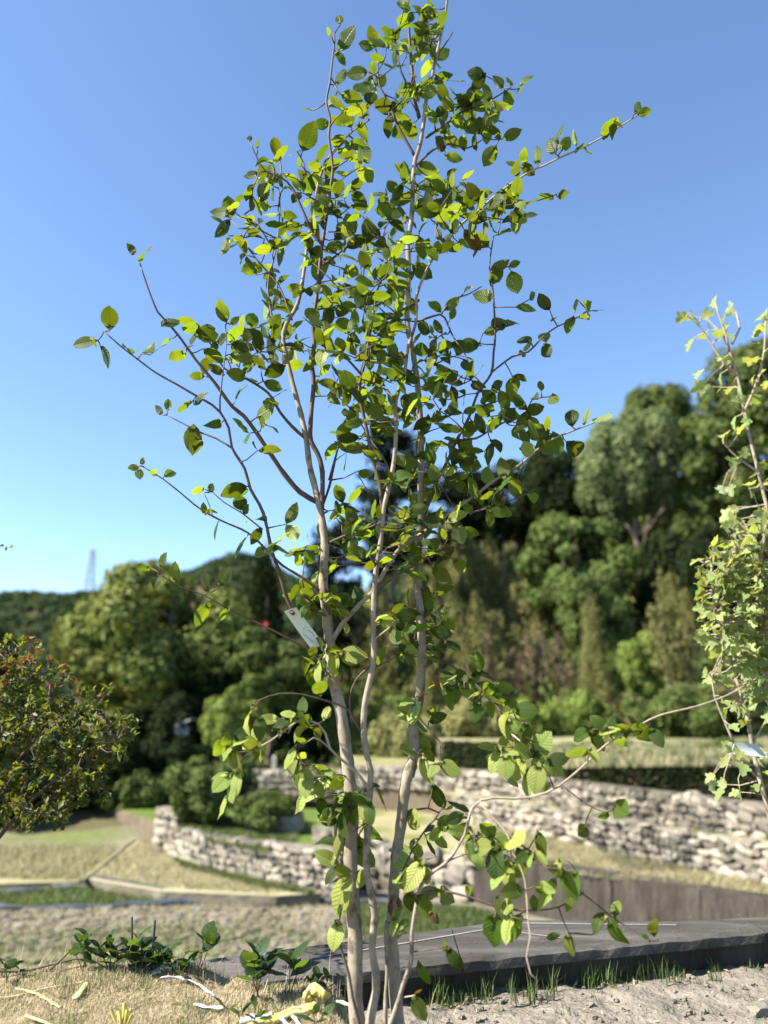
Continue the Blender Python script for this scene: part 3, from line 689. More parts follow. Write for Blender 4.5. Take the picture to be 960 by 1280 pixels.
# dry platform with a dark front
plat = [gnd(106, 1098, -2.36), gnd(200, 1114, -2.36), gnd(345, 1120, -2.36), gnd(400, 1116, -2.36), gnd(300, 1094, -2.36), gnd(214, 1064, -2.36), gnd(196, 1034, -2.36), gnd(186, 1034, -2.36)]
prism('dry_plot', [(p.x, p.y) for p in plat], -2.36, Z0 - 0.05, M['dryfield'], M['field'])
mb = MB(); a, b = gnd(107, 1100, -2.45), gnd(204, 1116, -2.45); dv = (b - a); mb.box((a + b) / 2 + Vector((0, -0.06, 0)), (dv.length, 0.10, 0.22), Matrix.Rotation(math.atan2(dv.y, dv.x), 3, 'Z'))
tag(mb.build('dark_board', M['plastic_dark']), 'dark board edging the front of the dry plot', 'board')
mb = MB(); a, b = gnd(104, 1099, -2.33), gnd(187, 1034, -2.33)
dv = (b - a); L_ = dv.length; R_ = Matrix.Rotation(math.atan2(dv.y, dv.x), 3, 'Z')
mb.box((a + b) / 2 + Vector((0, 0, -0.05)), (L_, 0.05, 0.12), R_)
tag(mb.build('plot_edging', M['drygrass']), 'pale straight edging along the side of the dry plot', 'edging')
# sloping olive grass left of the plot
prism('olive_grass', [tuple(gnd(x, y, -2.48))[:2] for (x, y) in ((-160, 1110), (98, 1102), (182, 1036), (120, 1040), (-100, 1075))], -2.48, Z0 - 0.05, M['drygrass'], M['earth'])
def edging(label, pts, z, r, mat):
    mb = MB(); P = catmull([gnd(x, y, z) for (x, y) in pts], 0.25)
    P = [p + Vector((random.uniform(-.03, .03), random.uniform(-.04, .04), random.uniform(-.02, .03))) for p in P]
    mb.tube(P, [r * random.uniform(0.7, 1.25) for _ in P], 7, 0.2)
    tag(mb.build('plastic_edging', mat, smooth=True), label, 'plastic sheet')
edging('long crumpled dark blue plastic sheet along the near edge of the green strip', [(-60, 1138), (40, 1136), (110, 1134), (180, 1131), (250, 1128), (330, 1127)], Z0 + 0.03, 0.055, M['plastic_blue'])
edging('short rolled blue plastic sheet nearer the dry plot', [(-60, 1117), (20, 1116), (60, 1113), (102, 1109)], Z0 + 0.03, 0.05, M['plastic_blue'])
edging('thin dark plastic sheet edge before the dry plot', [(60, 1105), (130, 1112), (220, 1121), (330, 1124)], Z0 + 0.03, 0.04, M['plastic_dark'])
edging('dark drain hose lying below the rubble wall', [(330, 1118), (400, 1126), (480, 1128), (560, 1133)], Z0 + 0.04, 0.06, M['plastic_dark'])

# blades of grass
def blades(P, length, width, lean=0.35, droop=0.5, nseg=2):
    """tapered bent blades: 2 quads + tip tri flattened to 3 tris"""
    n = len(P); a = RNG.uniform(0, 2*math.pi, n)
    l = np.asarray(length); w = np.asarray(width)
    dirh = np.stack([np.cos(a), np.sin(a), np.zeros(n)], 1); side = np.stack([-np.sin(a), np.cos(a), np.zeros(n)], 1)
    le = np.abs(RNG.normal(size=n)) * lean
    d0 = dirh * le[:, None] + np.array([0, 0, 1]); d0 /= np.linalg.norm(d0, axis=1, keepdims=True)
    d1 = d0 + dirh * (droop * RNG.random(n))[:, None] - np.array([0, 0, 1]) * (droop * 0.5 * RNG.random(n))[:, None]
    d1 /= np.linalg.norm(d1, axis=1, keepdims=True)
    m = P + d0 * (l * 0.55)[:, None]; e = m + d1 * (l * 0.45)[:, None]
    V = np.stack([P - side * (w/2)[:, None], P + side * (w/2)[:, None], m + side * (w*0.4)[:, None], m - side * (w*0.4)[:, None], e], 1)
    k = np.arange(n)[:, None] * 5
    F = np.concatenate([k + [0, 1, 2], k + [0, 2, 3], k + [3, 2, 4]], 0)
    return V.reshape(-1, 3), F
def scatter_px(n, poly, z):
    """points on the plane z inside a photo polygon (used to lay grass on a patch of ground)"""
    xs_ = [p[0] for p in poly]; ys_ = [p[1] for p in poly]; out = []
    G_ = [gnd(x, y, z) for x, y in poly]; gx = [g.x for g in G_]; gy = [g.y for g in G_]
    while len(out) < n:
        x = RNG.uniform(min(gx), max(gx)); y = RNG.uniform(min(gy), max(gy)); ins = False
        j = len(G_) - 1
        for i in range(len(G_)):
            if (gy[i] > y) != (gy[j] > y) and x < (gx[j]-gx[i]) * (y-gy[i]) / (gy[j]-gy[i]) + gx[i]: ins = not ins
            j = i
        if ins: out.append((x, y, z))
    return np.array(out)
RNG = np.random.default_rng(9)
def grass_patch(name, label, n, poly, z, lmin, lmax, wid, mat):
    P = scatter_px(n, poly, z)
    l = RNG.uniform(lmin, lmax, n)
    v, f = blades(P, l, np.full(n, wid))
    tag(obj(name, np_mesh(name, v, f, M[mat])), label, 'grass', kind='stuff')
grass_patch('field_grass', 'thin green weeds in a band across the field', 2600, [(-60, 1175), (200, 1160), (420, 1168), (420, 1182), (150, 1190), (-60, 1200)], Z0, 0.04, 0.13, 0.016, 'grass')
grass_patch('field_grass', 'green strip between the two blue plastic sheets', 5000, [(-60, 1117), (110, 1111), (330, 1125), (250, 1128), (100, 1134), (-60, 1137)], Z0, 0.05, 0.14, 0.02, 'grass')
grass_patch('field_grass', 'green grass behind the slab at the foot of the rubble wall', 8000, [(440, 1135), (585, 1138), (650, 1150), (560, 1172), (430, 1178)], Z0, 0.05, 0.16, 0.018, 'grass')
grass_patch('field_stubble', 'sparse dry stalks and stubble over the grey field', 9000, [(-80, 1140), (330, 1130), (600, 1136), (560, 1170), (330, 1195), (-80, 1215)], Z0, 0.03, 0.11, 0.014, 'grassdry')
cv = []; cf = []
for k in range(2600):
    p_ = gnd(random.uniform(-80, 560), random.uniform(1136, 1205), Z0); r_ = random.choice((0.02, 0.03, 0.045, 0.06)) * random.uniform(0.7, 1.3); b0 = len(cv); sm = random.choice(STONES); R_ = Matrix.Rotation(random.uniform(0, 6.28), 3, 'Z')
    cv += [R_ @ Vector((q.co.x * r_ * 2.4, q.co.y * r_ * 2.2, q.co.z * r_ * 1.2)) + p_ + Vector((0, 0, r_ * 0.15)) for q in sm.vertices]; cf += [tuple(i_ + b0 for i_ in pl.vertices) for pl in sm.polygons]
tag(obj('field_clods', new_mesh('field_clods', cv, cf, M['field'])), 'dry clods of earth scattered over the field', 'clods', kind='stuff')
grass_patch('lawn_grass', 'short bright lawn grass on the stone walled terrace', 12000, [(215, 1030), (260, 1052), (330, 1066), (372, 1052), (372, 1028), (220, 1018)], -1.815, 0.05, 0.12, 0.018, 'grass')
grass_patch('wall_foot_grass', 'weeds at the foot of the curved lawn wall', 3000, [(212, 1068), (255, 1086), (310, 1100), (400, 1119), (330, 1112), (225, 1084)], -2.36, 0.04, 0.13, 0.018, 'grass')
grass_patch('strip_grass', 'dry mown grass on the strip below the stone walls', 22000, [(575, 1056), (600, 1034), (640, 1040), (960, 1109), (1000, 1119), (1000, 1134), (960, 1123), (730, 1095), (600, 1066)], ZT1, 0.03, 0.09, 0.016, 'grassdry')
grass_patch('plot_grass', 'short dry stubble on the dry plot', 9000, [(112, 1096), (200, 1110), (330, 1117), (385, 1114), (295, 1093), (214, 1066), (198, 1037)], -2.36, 0.03, 0.08, 0.016, 'grassdry')
grass_patch('olive_grass_blades', 'olive grass left of the dry plot', 8000, [(-60, 1098), (98, 1100), (178, 1038), (125, 1042), (-60, 1070)], -2.48, 0.05, 0.16, 0.02, 'grassdry')
grass_patch('bank_grass', 'grass fringe on top of the ivy bank', 16000, [(620, 940), (1000, 925), (1010, 955), (960, 957), (640, 962)], ZT4, 0.06, 0.2, 0.016, 'grassdry')
grass_patch('bank_grass', 'green tufts among the dry grass above the ivy bank', 5000, [(620, 940), (1000, 925), (1010, 955), (960, 957), (640, 962)], ZT4, 0.06, 0.25, 0.018, 'grass')

# ------------------------------------------------------------------ near terrace: soil, straw mound, slab
ZS = -0.20
FL0, FL1 = gnd(505, 1255, ZS), gnd(960, 1205, ZS)          # foot of the slab
sd = (FL1 - FL0); sd.z = 0; sd.normalize(); sn_ = Vector((sd.y, -sd.x, 0))   # towards the camera
def near_z(x, y):
    """surface of the near terrace: mound on the left, lower grey soil on the right"""
    edge = -0.10 + 0.05 * np.sin(y * 9) - 0.10 * (y - 2.4)
    m = 1 - sstep(edge - 0.05, edge + 0.07, x)
    m = np.where(y < 1.9, 1 - sstep(0.2, 0.6, x), m)
    m = m * np.where(x > -0.98, 1 - sstep(2.78, 2.90, y + 0.03 * np.sin(9 * x)), 1.0)
    z = ZS + 0.182 * m
    z = z + m * 0.012 * (np.sin(x * 7 + 1) + np.sin(y * 11 + x * 3))
    return z, m
def mound_extra(x, y):
    z = 0
    for (px, py, w, h) in ((248, 1218, 0.085, 0.045), (306, 1222, 0.05, 0.03), (160, 1224, 0.14, 0.02), (60, 1228, 0.2, 0.02)):
        g = gnd(px, py, 0.0); z = z + h * np.exp(-(((x - g.x) / w) ** 2 + ((y - g.y) / (w * 0.9)) ** 2) ** 1.4)
    return z
xs = np.unique(np.concatenate([np.linspace(-6, -1.7, 30), np.linspace(-1.7, 2.2, 220), np.linspace(2.2, 7, 30)]))
ys = np.unique(np.concatenate([np.linspace(-6, 1.8, 25), np.linspace(1.8, 3.9, 130), np.linspace(3.9, 4.4, 4)]))
GX, GY = np.meshgrid(xs, ys)
GZ, GM = near_z(GX, GY); GZ = GZ + mound_extra(GX, GY)
nz = np.array([mnoise.fractal(Vector((x * 6, y * 6, 0)), 0.8, 2.1, 5) for x, y in zip(GX.ravel(), GY.ravel())]).reshape(GX.shape)
nz2 = np.array([mnoise.noise(Vector((x * 38, y * 38, 3))) for x, y in zip(GX.ravel(), GY.ravel())]).reshape(GX.shape)
GZ = GZ + nz * np.where(GM > 0.5, 0.010, 0.016) + nz2 * np.where(GM > 0.5, 0.004, 0.007)
# far edge: 2.84 on the mound, wider out of the frame on the left, slab line on the right
slabback = FL0.y + (GX - FL0.x) * (sd.y / sd.x) + 0.25
edge_y = np.where(GX < -1.95, 3.6, np.where(GX < -0.98, 2.80 + 0.05 * np.sin(GX * 5), slabback))
drop = sstep(0.0, 0.10, GY - edge_y)
GZ = GZ - drop * 0.35 - sstep(0.08, 0.25, GY - edge_y) * 2.6
V = np.stack([GX.ravel(), GY.ravel(), GZ.ravel()], 1); nx, ny = len(xs), len(ys)
I, J = np.meshgrid(np.arange(nx - 1), np.arange(ny - 1)); q = (J * nx + I).ravel()
F = np.stack([q, q + 1, q + nx + 1, q + nx], 1)
me = np_mesh('near_ground', V, F, M['soil'], smooth=True); me.materials.append(M['strawground'])
mi = (GM.ravel()[F].mean(1) > 0.45).astype(np.int32); me.polygons.foreach_set('material_index', mi)
tag(obj('near_ground', me), kind='structure')
def surf(x, y):
    z, _ = near_z(np.array([x]), np.array([y])); return float((z + mound_extra(np.array([x]), np.array([y])))[0])

# slab
zt = -0.068; zt_slab = zt
A_ = FL0 - sd * 1.05; B_ = FL1 + sd * 1.6
back = [gnd(640, 1150, zt), gnd(330, 1196, zt)]
bd = (back[0] - back[1]); bd.z = 0; bd.normalize()
C_ = Vector((B_.x, 4.02, 0)); D_ = Vector((back[1].x - 0.25, back[1].y - 0.05, 0))
poly = [A_, FL0 + sn_ * 0.0, B_, C_, gnd(850, 1152, zt), gnd(645, 1150, zt), D_]
mb = MB(); n = len(poly)
lip = 0.045
tops = [Vector((p.x, p.y, zt)) for p in poly]; mids = [Vector((p.x, p.y, zt - lip)) for p in poly]
mb.add(tops + mids, [tuple(range(n))] + [(i, n+i, n+(i+1) % n, (i+1) % n) for i in range(n)] + [tuple(range(n, 2*n))[::-1]])
root = empty('concrete_slab', (FL0.x + 0.8, FL0.y + 0.4, ZS), 'long weathered grey concrete slab edging the grey soil', 'slab')
# split the slab in three lengths with recessed joints
def slab_piece(t0, t1):
    a0, b0 = A_.lerp(B_, t0), A_.lerp(B_, t1)
    def bk(p):
        # back edge: follow D_ -> (645) -> (850) -> C_
        pts = [D_, gnd(645, 1150, zt), gnd(850, 1152, zt), C_]
        for i in range(3):
            if p.x <= pts[i+1].x or i == 2:
                t = (p.x - pts[i].x) / (pts[i+1].x - pts[i].x); return pts[i].lerp(pts[i+1], t)
    ts = [t0 + (t1 - t0) * k / 40 for k in range(41)]
    fr = [A_.lerp(B_, t) for t in ts]; bk_ = [bk(p + Vector((0, 0.4, 0))) for p in fr]
    vs = []; 
    for f_, b_ in zip(fr, bk_):
        j = 0.004 * mnoise.noise(Vector((f_.x * 6, 1, 0))); ch = max(0.0, 0.004 + 0.010 * mnoise.noise(Vector((f_.x * 11, 5, 0))))
        vs += [(f_.x + sn_.x*.02, f_.y + sn_.y*.02 + j, zt - lip), (f_.x + sn_.x*.02, f_.y + sn_.y*.02 + j + ch * 0.6, zt - 0.008 - ch), (f_.x, f_.y + j + ch, zt), (b_.x, b_.y, zt), (b_.x, b_.y, zt - lip)]
    fs = []
    for k in range(40):
        o_ = k * 5
        for m_ in range(4): fs.append((o_ + m_, o_ + 5 + m_, o_ + 6 + m_, o_ + 1 + m_))
        fs.append((o_ + 4, o_ + 9, o_ + 5, o_))
    fs += [(0, 1, 2, 3, 4), (204, 203, 202, 201, 200)]
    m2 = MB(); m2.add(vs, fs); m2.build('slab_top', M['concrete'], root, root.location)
cuts = [0, 0.30, 0.62, 1.0]
for i in range(3): slab_piece(cuts[i] + 0.0005, cuts[i+1] - 0.0005)
# body under the slab, set back a little, down to the field
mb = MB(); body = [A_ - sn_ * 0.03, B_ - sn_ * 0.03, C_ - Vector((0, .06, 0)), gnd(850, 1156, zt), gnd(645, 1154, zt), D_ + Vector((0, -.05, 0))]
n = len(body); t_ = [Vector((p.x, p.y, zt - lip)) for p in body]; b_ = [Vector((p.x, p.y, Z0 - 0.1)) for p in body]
mb.add(t_ + b_, [(i, n+i, n+(i+1) % n, (i+1) % n) for i in range(n)]); mb.build('slab_wall', M['wallconc'], root, root.location)  # dirty dark concrete; the near-black tone also paints in the front's shade
# thin chalk line
mb = MB(); a, b = gnd(365, 1202, zt + .004), gnd(640, 1156, zt + .004); w_ = 0.004
mb.add([a + Vector((0, -w_, 0)), b + Vector((0, -w_, 0)), b + Vector((0, w_, 0)), a + Vector((0, w_, 0))], [(0, 1, 2, 3)]); mb.build('chalk_line', M['line'], root, root.location)
mb = MB(); a, b = gnd(648, 1153.5, zt + .004), gnd(846, 1156, zt + .004)
mb.add([a + Vector((0, -w_, 0)), b + Vector((0, -w_, 0)), b + Vector((0, w_, 0)), a + Vector((0, w_, 0))], [(0, 1, 2, 3)]); mb.build('chalk_line', M['line'], root, root.location)
mb = MB(); a, b = gnd(640, 1164, zt + .004), gnd(700, 1172, zt + .004)
mb.add([a + Vector((0, -w_, 0)), b + Vector((0, -w_, 0)), b + Vector((0, w_, 0)), a + Vector((0, w_, 0))], [(0, 1, 2, 3)]); mb.build('chalk_line', M['line'], root, root.location)

# straw covering the mound
RNG = np.random.default_rng(3)
def mound_points(n, xlo=-1.75, xhi=0.03, ylo=2.05, yhi=2.92):
    x = RNG.uniform(xlo, xhi, n); y = RNG.uniform(ylo, yhi, n)
    z, m = near_z(x, y); z = z + mound_extra(x, y)
    k = (m > 0.5) & (y < 2.84 + 0.05 * np.sin(x * 5))
    return np.stack([x, y, z], 1)[k]
P = mound_points(120000)
v, f = blades(P, RNG.uniform(0.008, 0.026, len(P)), RNG.uniform(0.0007, 0.0016, len(P)), lean=1.5, droop=0.9)
tag(obj('straw', np_mesh('straw', v, f, M['straw'])), 'dry pale straw covering the mound at the foot of the sapling', 'straw', kind='stuff')
P = mound_points(16000); keep = np.array([mnoise.noise(Vector((p[0]*5, p[1]*7, 1.0))) > 0.12 for p in P]); P = P[keep]
v, f = blades(P, RNG.uniform(0.012, 0.04, len(P)), RNG.uniform(0.0012, 0.0026, len(P)), lean=0.6)
tag(obj('mound_grass', np_mesh('mound_grass', v, f, M['grass'])), 'short green grass sprouting in patches through the straw', 'grass', kind='stuff')
# grass tufts along the slab foot
P = []; L_ = []
for k in range(70):
    t = RNG.uniform(0.02, 1.18) if k % 2 else abs(RNG.normal()) * 0.3 + 0.05; c = FL0.lerp(FL1, t) + sn_ * abs(RNG.normal()) * 0.05
    m_ = int(RNG.integers(4, 12)); hgt = RNG.uniform(0.025, 0.105) * (1.0 if t < 0.75 else 0.6)
    for _ in range(m_):
        P.append((c.x + RNG.normal() * 0.014, c.y + RNG.normal() * 0.014, ZS - 0.005)); L_.append(hgt * RNG.uniform(0.6, 1.25))
P = np.array(P); L_ = np.array(L_)
v, f = blades(P, L_, RNG.uniform(0.003, 0.006, len(P)), lean=0.32, droop=0.5)
tag(obj('slab_grass', np_mesh('slab_grass', v, f, M['grass'])), 'tufts of green grass growing along the foot of the slab', 'grass', kind='stuff')
# clods and pebbles on the soil
mb_v = []; mb_f = []
for k in range(900):
    x = random.uniform(0.05, 2.3); y = random.uniform(2.3, 3.75)
    if (Vector((x, y, 0)) - FL0).dot(-sn_) > -0.02: continue
    r = random.choice([0.003, 0.004, 0.006, 0.009]) * random.uniform(0.7, 1.3); b0 = len(mb_v)
    sm = random.choice(STONES)
    R_ = Matrix.Rotation(random.uniform(0, 6.28), 3, 'Z')
    mb_v += [R_ @ Vector((q.co.x * r * 2.2, q.co.y * r * 2, q.co.z * r * 1.5)) + Vector((x, y, ZS + r * 0.3)) for q in sm.vertices]
    mb_f += [tuple(i + b0 for i in p.vertices) for p in sm.polygons]
tag(obj('soil_clods', new_mesh('soil_clods', mb_v, mb_f, M['soil'])), 'small dry clods and pebbles scattered over the grey soil', 'clods', kind='stuff')

# ------------------------------------------------------------------ leaf shapes
def leaf_shape(name, mat, fold=0.25, curl=0.25, twist=0.0, wid=0.6, rows=6, wav=0.03, seed=0, petiole=True):
    """ovate leaf, length 1 along +Y from the petiole, upper side +Z, folded along the midrib"""
    r = random.Random(seed); vs = []; uv = []; fs = []
    prof = [0.0, 0.60, 0.92, 1.0, 0.90, 0.60, 0.0] if rows == 6 else None
    for i in range(rows + 1):
        v = i / rows; h = prof[i] * wid * 0.5
        cz = -curl * (v - 0.35) ** 2 * (1.0 if v > 0.35 else 0.4)
        tw = twist * (v - 0.5); cols = [-1, -0.5, 0, 0.5, 1] if 0 < i < rows else [0]
        for c in cols:
            x = c * h; z = cz + abs(x) * fold + (r.uniform(-wav, wav) if abs(c) == 1 else 0) - 0.10 * (abs(c) == 1) * h
            xr = x * math.cos(tw) - z * math.sin(tw) * 0; zr = z + x * math.sin(tw)
            vs.append((xr, v, zr)); uv.append((0.5 + c * 0.5 * (h / (wid * 0.5)), v))
    idx = lambda i, k: 0 if i == 0 else (1 + (i - 1) * 5 + k if i < rows else 1 + (rows - 1) * 5)
    tris = []
    for i in range(rows):
        for k in range(4):
            if i == 0: tris.append((0, idx(1, k + 1), idx(1, k)))
            elif i == rows - 1: tris.append((idx(i, k), idx(i, k + 1), idx(rows, 0)))
            else:
                a, b, c, d = idx(i, k), idx(i, k + 1), idx(i + 1, k + 1), idx(i + 1, k)
                tris += [(a, b, c), (a, c, d)]
    tris = [t if i >= 4 else (t[0], t[2], t[1]) for i, t in enumerate(tris)]
    V = np.array(vs); F = np.array(tris); U = np.array(uv)
    return V, F, U
def leaf_mesh(name, shp, mat): return np_mesh(name, shp[0], shp[1], mat, shp[2], smooth=True)
SHAPES = [leaf_shape('leaf', None, fold=f, curl=c, twist=t, wid=w, seed=s) for s, (f, c, t, w) in enumerate([
    (0.18, 0.25, 0.3, 0.58), (0.34, 0.45, -0.4, 0.55), (0.10, 0.15, 0.2, 0.62), (0.5, 0.6, 0.6, 0.55), (0.24, -0.15, -0.3, 0.60), (0.75, 0.8, 0.2, 0.5), (0.15, 0.35, 0.0, 0.55)])]
LEAF_ME = {mt: [leaf_mesh('leaf', s, M[mt]) for s in SHAPES] for mt in ('leaf', 'leaf_pale', 'leaf_dead', 'leaf_weed')}

def leaf_frame(base, d, nrm, length):
    d = d.normalized(); n_ = nrm - d * nrm.dot(d)
    if n_.length < 1e-4: n_ = d.orthogonal()
    n_.normalize(); x = d.cross(n_)
    return Matrix(((x.x*length, d.x*length, n_.x*length, base.x), (x.y*length, d.y*length, n_.y*length, base.y), (x.z*length, d.z*length, n_.z*length, base.z), (0, 0, 0, 1)))

def finish_leaves(root, base, LV, limit=300, shapes=SHAPES, meshes=LEAF_ME, partname='leaf', restname='foliage'):
    """LV: (matrix, shape index, material name). The largest in view become single parts, the rest one mesh per material"""
    camp = Vector((0, 0, CAM_H)); sc = []
    for i, (m, s, mt) in enumerate(LV):
        p = m.translation; l = m.col[1].to_3d().length; n_ = m.col[2].to_3d().normalized(); v = p - camp
        sc.append((l * l * (0.25 + abs(n_.dot(v.normalized()))) / v.length_squared, i))
    sc.sort(reverse=True); own = set(i for _, i in sc[:limit]); rest = {}
    T_ = Matrix.Translation(-Vector(base))
    for i, (m, s, mt) in enumerate(LV):
        if i in own:
            o = bpy.data.objects.new(partname, meshes[mt][s]); link(o, root); o.matrix_local = T_ @ m
        else: rest.setdefault(mt, []).append((m, s))
    for mt, lst in rest.items():
        Vs = []; Fs = []; Us = []; off = 0
        for m, s in lst:
            A = np.array(m); V = shapes[s][0] @ A[:3, :3].T + A[:3, 3]
            Vs.append(V); Fs.append(shapes[s][1] + off); Us.append(shapes[s][2]); off += len(V)
        o = obj(restname, np_mesh(restname, np.concatenate(Vs), np.concatenate(Fs), M[mt], np.concatenate(Us), smooth=True), root, base)
        tag(o, kind='stuff')

# ------------------------------------------------------------------ the sapling
random.seed(23)
Y0 = 2.34
SK = []                                   # skeleton samples: (point, radius, photo x, photo y)
tree_base = Vector((-0.03, Y0, -0.14))
tree = empty('sapling', tree_base, 'tall slender multi stemmed sapling with bright green veined leaves', 'tree')
def depth_near(px, py):
    return min(SK, key=lambda s: (s[2] - px) ** 2 + (s[3] - py) ** 2)[0].y
def rad_at(tab, y):
    if y >= tab[0][0]: return tab[0][1]
    for (ya, ra), (yb, rb) in zip(tab, tab[1:]):
        if ya >= y >= yb: return ra + (rb - ra) * (ya - y) / (ya - yb)
    return tab[-1][1]
def limb(name, pts, r0, r1, d1=0.0, d0=None, mat='twig', sides=8, own=True, dmid=None):
    """a stem or branch traced through photo points; depth runs from the parent's depth to parent + d1"""
    if d0 is None: dp = depth_near(*pts[0])
    else: dp = Y0 + d0
    n = len(pts); P = []
    cum = [0]
    for i in range(1, n): cum.append(cum[-1] + math.hypot(pts[i][0]-pts[i-1][0], pts[i][1]-pts[i-1][1]))
    for i, (x, y) in enumerate(pts):
        t = cum[i] / cum[-1]; dd = d1 * t + (dmid * math.sin(math.pi * t) if dmid else 0)
        P.append(at(x, y, dp + dd))
    Q = catmull(P, 0.022); m = len(Q)
    rad = []; tab = None
    if isinstance(r0, list): tab, r0 = r0, r0[0][1]
    for i, p in enumerate(Q):
        t = i / (m - 1); rpx = r0 + (r1 - r0) * t
        if tab: rpx = rad_at(tab, 640 - 960 * ((p.z - CAM_H) * CP - p.y * SP) / (p.y * CP + (p.z - CAM_H) * SP))
        rad.append(rpx * (0.93 if tab else 1.0) * pxsize(p) * (1 + 0.06 * math.sin(i * 1.9 + r0 * 7)))
    mb = MB(); mb.tube(Q, rad, sides, 0.05)
    for p, r_ in zip(Q, rad):
        # photo position of the sample
        dz = p.y * CP + (p.z - CAM_H) * SP; vy = (p.z - CAM_H) * CP - p.y * SP
        SK.append((p, r_, 480 + 960 * p.x / dz, 640 - 960 * vy / dz))
    mb.build(name, M[mat], tree, tree_base, smooth=True)

limb('stem', [(450,1330),(447,1280),(444,1248),(444,1200),(444,1173),(440,1113),(438,1060),(440,1020),(438,985),(433,940),(425,885),(417,852),(412,803),(408,762),(404,727),(406,681),(400,635),(394,610),(387,582),(383,550),(378,525),(370,495),(360,455),(354,425),(358,405),(372,380),(380,340),(384,308),(392,265),(398,230),(412,195),(440,165),(462,150)], [(1330,12.5),(1270,10.5),(1110,9.6),(940,8.4),(735,6.4),(600,4.2),(495,3.4),(310,2.1),(150,1.0)], 2.0, 0.10, 0.0, 'bark', 10)
limb('stem', [(458,1330),(462,1280),(470,1238),(470,1217),(465,1186),(468,1144),(462,1109),(458,1082),(459,1040),(461,1005),(463,970),(455,920),(456,880),(462,852),(467,825),(467,790),(467,752),(470,714),(476,676),(480,635),(490,592),(494,560),(495,532),(495,500),(505,470),(510,435),(520,402),(520,375),(527,352),(540,325),(556,306)], [(1330,7),(1217,5.2),(1100,4.7),(920,4.2),(800,3.7),(600,3.1),(450,2.3),(306,1.6)], 3.4, -0.06, -0.03, 'bark', 9)
limb('stem', [(499,1330),(497,1280),(493,1217),(490,1175),(492,1123),(494,1082),(501,1032),(507,980),(518,942),(516,907),(524,875),(527,829),(527,790),(522,735),(521,710),(524,681),(526,627),(526,545),(522,482),(516,440),(510,410),(509,380),(511,340),(510,302),(514,277),(516,240),(518,205),(525,180),(530,150),(534,117),(541,92),(545,72),(551,45),(557,15),(562,-25)], [(1330,10),(1217,8.6),(1100,7.4),(980,7.2),(830,5.9),(600,4.6),(300,3.3),(180,2.8),(0,1.5)], 2.2, 0.02, 0.06, 'bark', 10)
limb('stem', [(484,1330),(482,1280),(482,1244),(484,1217),(482,1175),(483,1152),(492,1148)], 3.2, 1.8, 0.0, 0.0, 'bark', 7)
limb('stem', [(452,1330),(449,1280),(441,1248),(436,1217),(424,1177),(419,1150)], 2.6, 1.2, -0.02, -0.05, 'twig', 7)
limb('stem', [(480,1330),(488,1280),(495,1261),(505,1228),(514,1202),(515,1165),(520,1134),(524,1115),(534,1096),(559,1077),(572,1059),(581,1044),(587,1019),(592,1006)], 3.3, 1.7, -0.12, -0.04, 'bark', 8)
limb('branch', [(591,1009),(602,1000),(617,997),(642,998),(674,994),(702,980),(735,952),(757,931),(799,907),(825,894),(870,883),(907,870),(931,857)], 1.6, 0.9, -0.10, None, 'twig_pale', 7)
B = limb
def b(pts, r0=1.8, r1=0.8, d1=0.0, mat='twig', name='branch'): limb(name, pts, r0, r1, d1, None, mat, 6)
b([(402,640),(403,590),(397,567),(389,552),(388,530),(392,480),(390,455),(393,425),(391,405),(396,370),(400,330),(403,305),(409,265),(413,235),(416,210),(411,170),(413,150),(408,128),(412,105),(415,80),(418,55),(418,42)], 3.4, 1.1, -0.14)
b([(403,306),(390,290),(378,262),(365,235),(352,222),(332,214),(320,195),(313,178)], 2.0, 0.8, -0.05)
b([(352,222),(350,200),(344,185)], 1.2, 0.7, 0.03)
b([(382,180+40),(380,205),(372,190)], 1.0, 0.7, 0.0)
b([(403,331),(420,320),(437,306),(460,312),(485,318)], 1.8, 0.7, -0.08)
b([(397,628),(375,615),(355,592),(340,570),(320,540),(305,520),(290,508),(268,478),(245,450),(222,418),(208,402),(197,390),(185,360),(176,333)], 3.4, 0.8, -0.16)
b([(384,550),(365,533),(350,515),(335,491),(305,472),(280,460),(262,428),(245,412)], 2.2, 0.8, -0.05)
b([(411,812),(385,785),(362,755),(348,712),(340,690),(329,641),(313,611),(306,586),(290,560),(286,535),(275,515),(265,506),(237,490),(222,481),(195,466),(172,449),(150,432),(130,414)], 3.0, 0.8, -0.25)
b([(405,742),(378,722),(352,706),(336,690),(310,666),(277,651),(250,636),(228,618),(204,599),(180,584)], 1.9, 0.7, -0.10)
b([(290,560),(270,548),(252,541),(230,530),(209,519)], 1.3, 0.7, 0.03)
b([(275,515),(275,500),(278,470),(283,430),(282,408)], 1.2, 0.7, 0.03)
b([(328,662),(302,641),(280,628),(266,615)], 1.1, 0.7, 0.0)
b([(413,832),(385,812),(345,790),(305,771),(280,758),(255,744),(225,733),(200,718)], 1.6, 0.7, -0.15)
b([(464,992),(450,970),(430,952),(412,935),(407,917),(398,905),(385,900),(375,899),(360,910),(337,927),(322,935),(305,945),(300,965),(293,985),(284,1002)], 2.2, 0.8, -0.12, 'twig_pale')
b([(412,935),(400,925),(392,922),(380,930)], 1.0, 0.7, -0.03, 'twig_pale')
b([(452,917),(444,902),(435,887),(412,877),(390,871),(377,868),(350,867),(325,875),(317,885)], 1.7, 0.9, -0.10)
b([(435,960),(435,985),(437,1010),(432,1040),(428,1075),(430,1100)], 1.2, 0.8, -0.08)
b([(464,1000),(462,1015),(455,1030),(440,1040)], 1.2, 0.7, -0.08)
b([(415,802),(427,781),(451,754),(465,741),(478,719),(497,689),(522,670),(543,657),(570,635),(595,619),(614,603),(640,588),(657,575),(685,552),(720,537),(745,527),(764,516)], 3.4, 0.9, -0.18, 'bark')
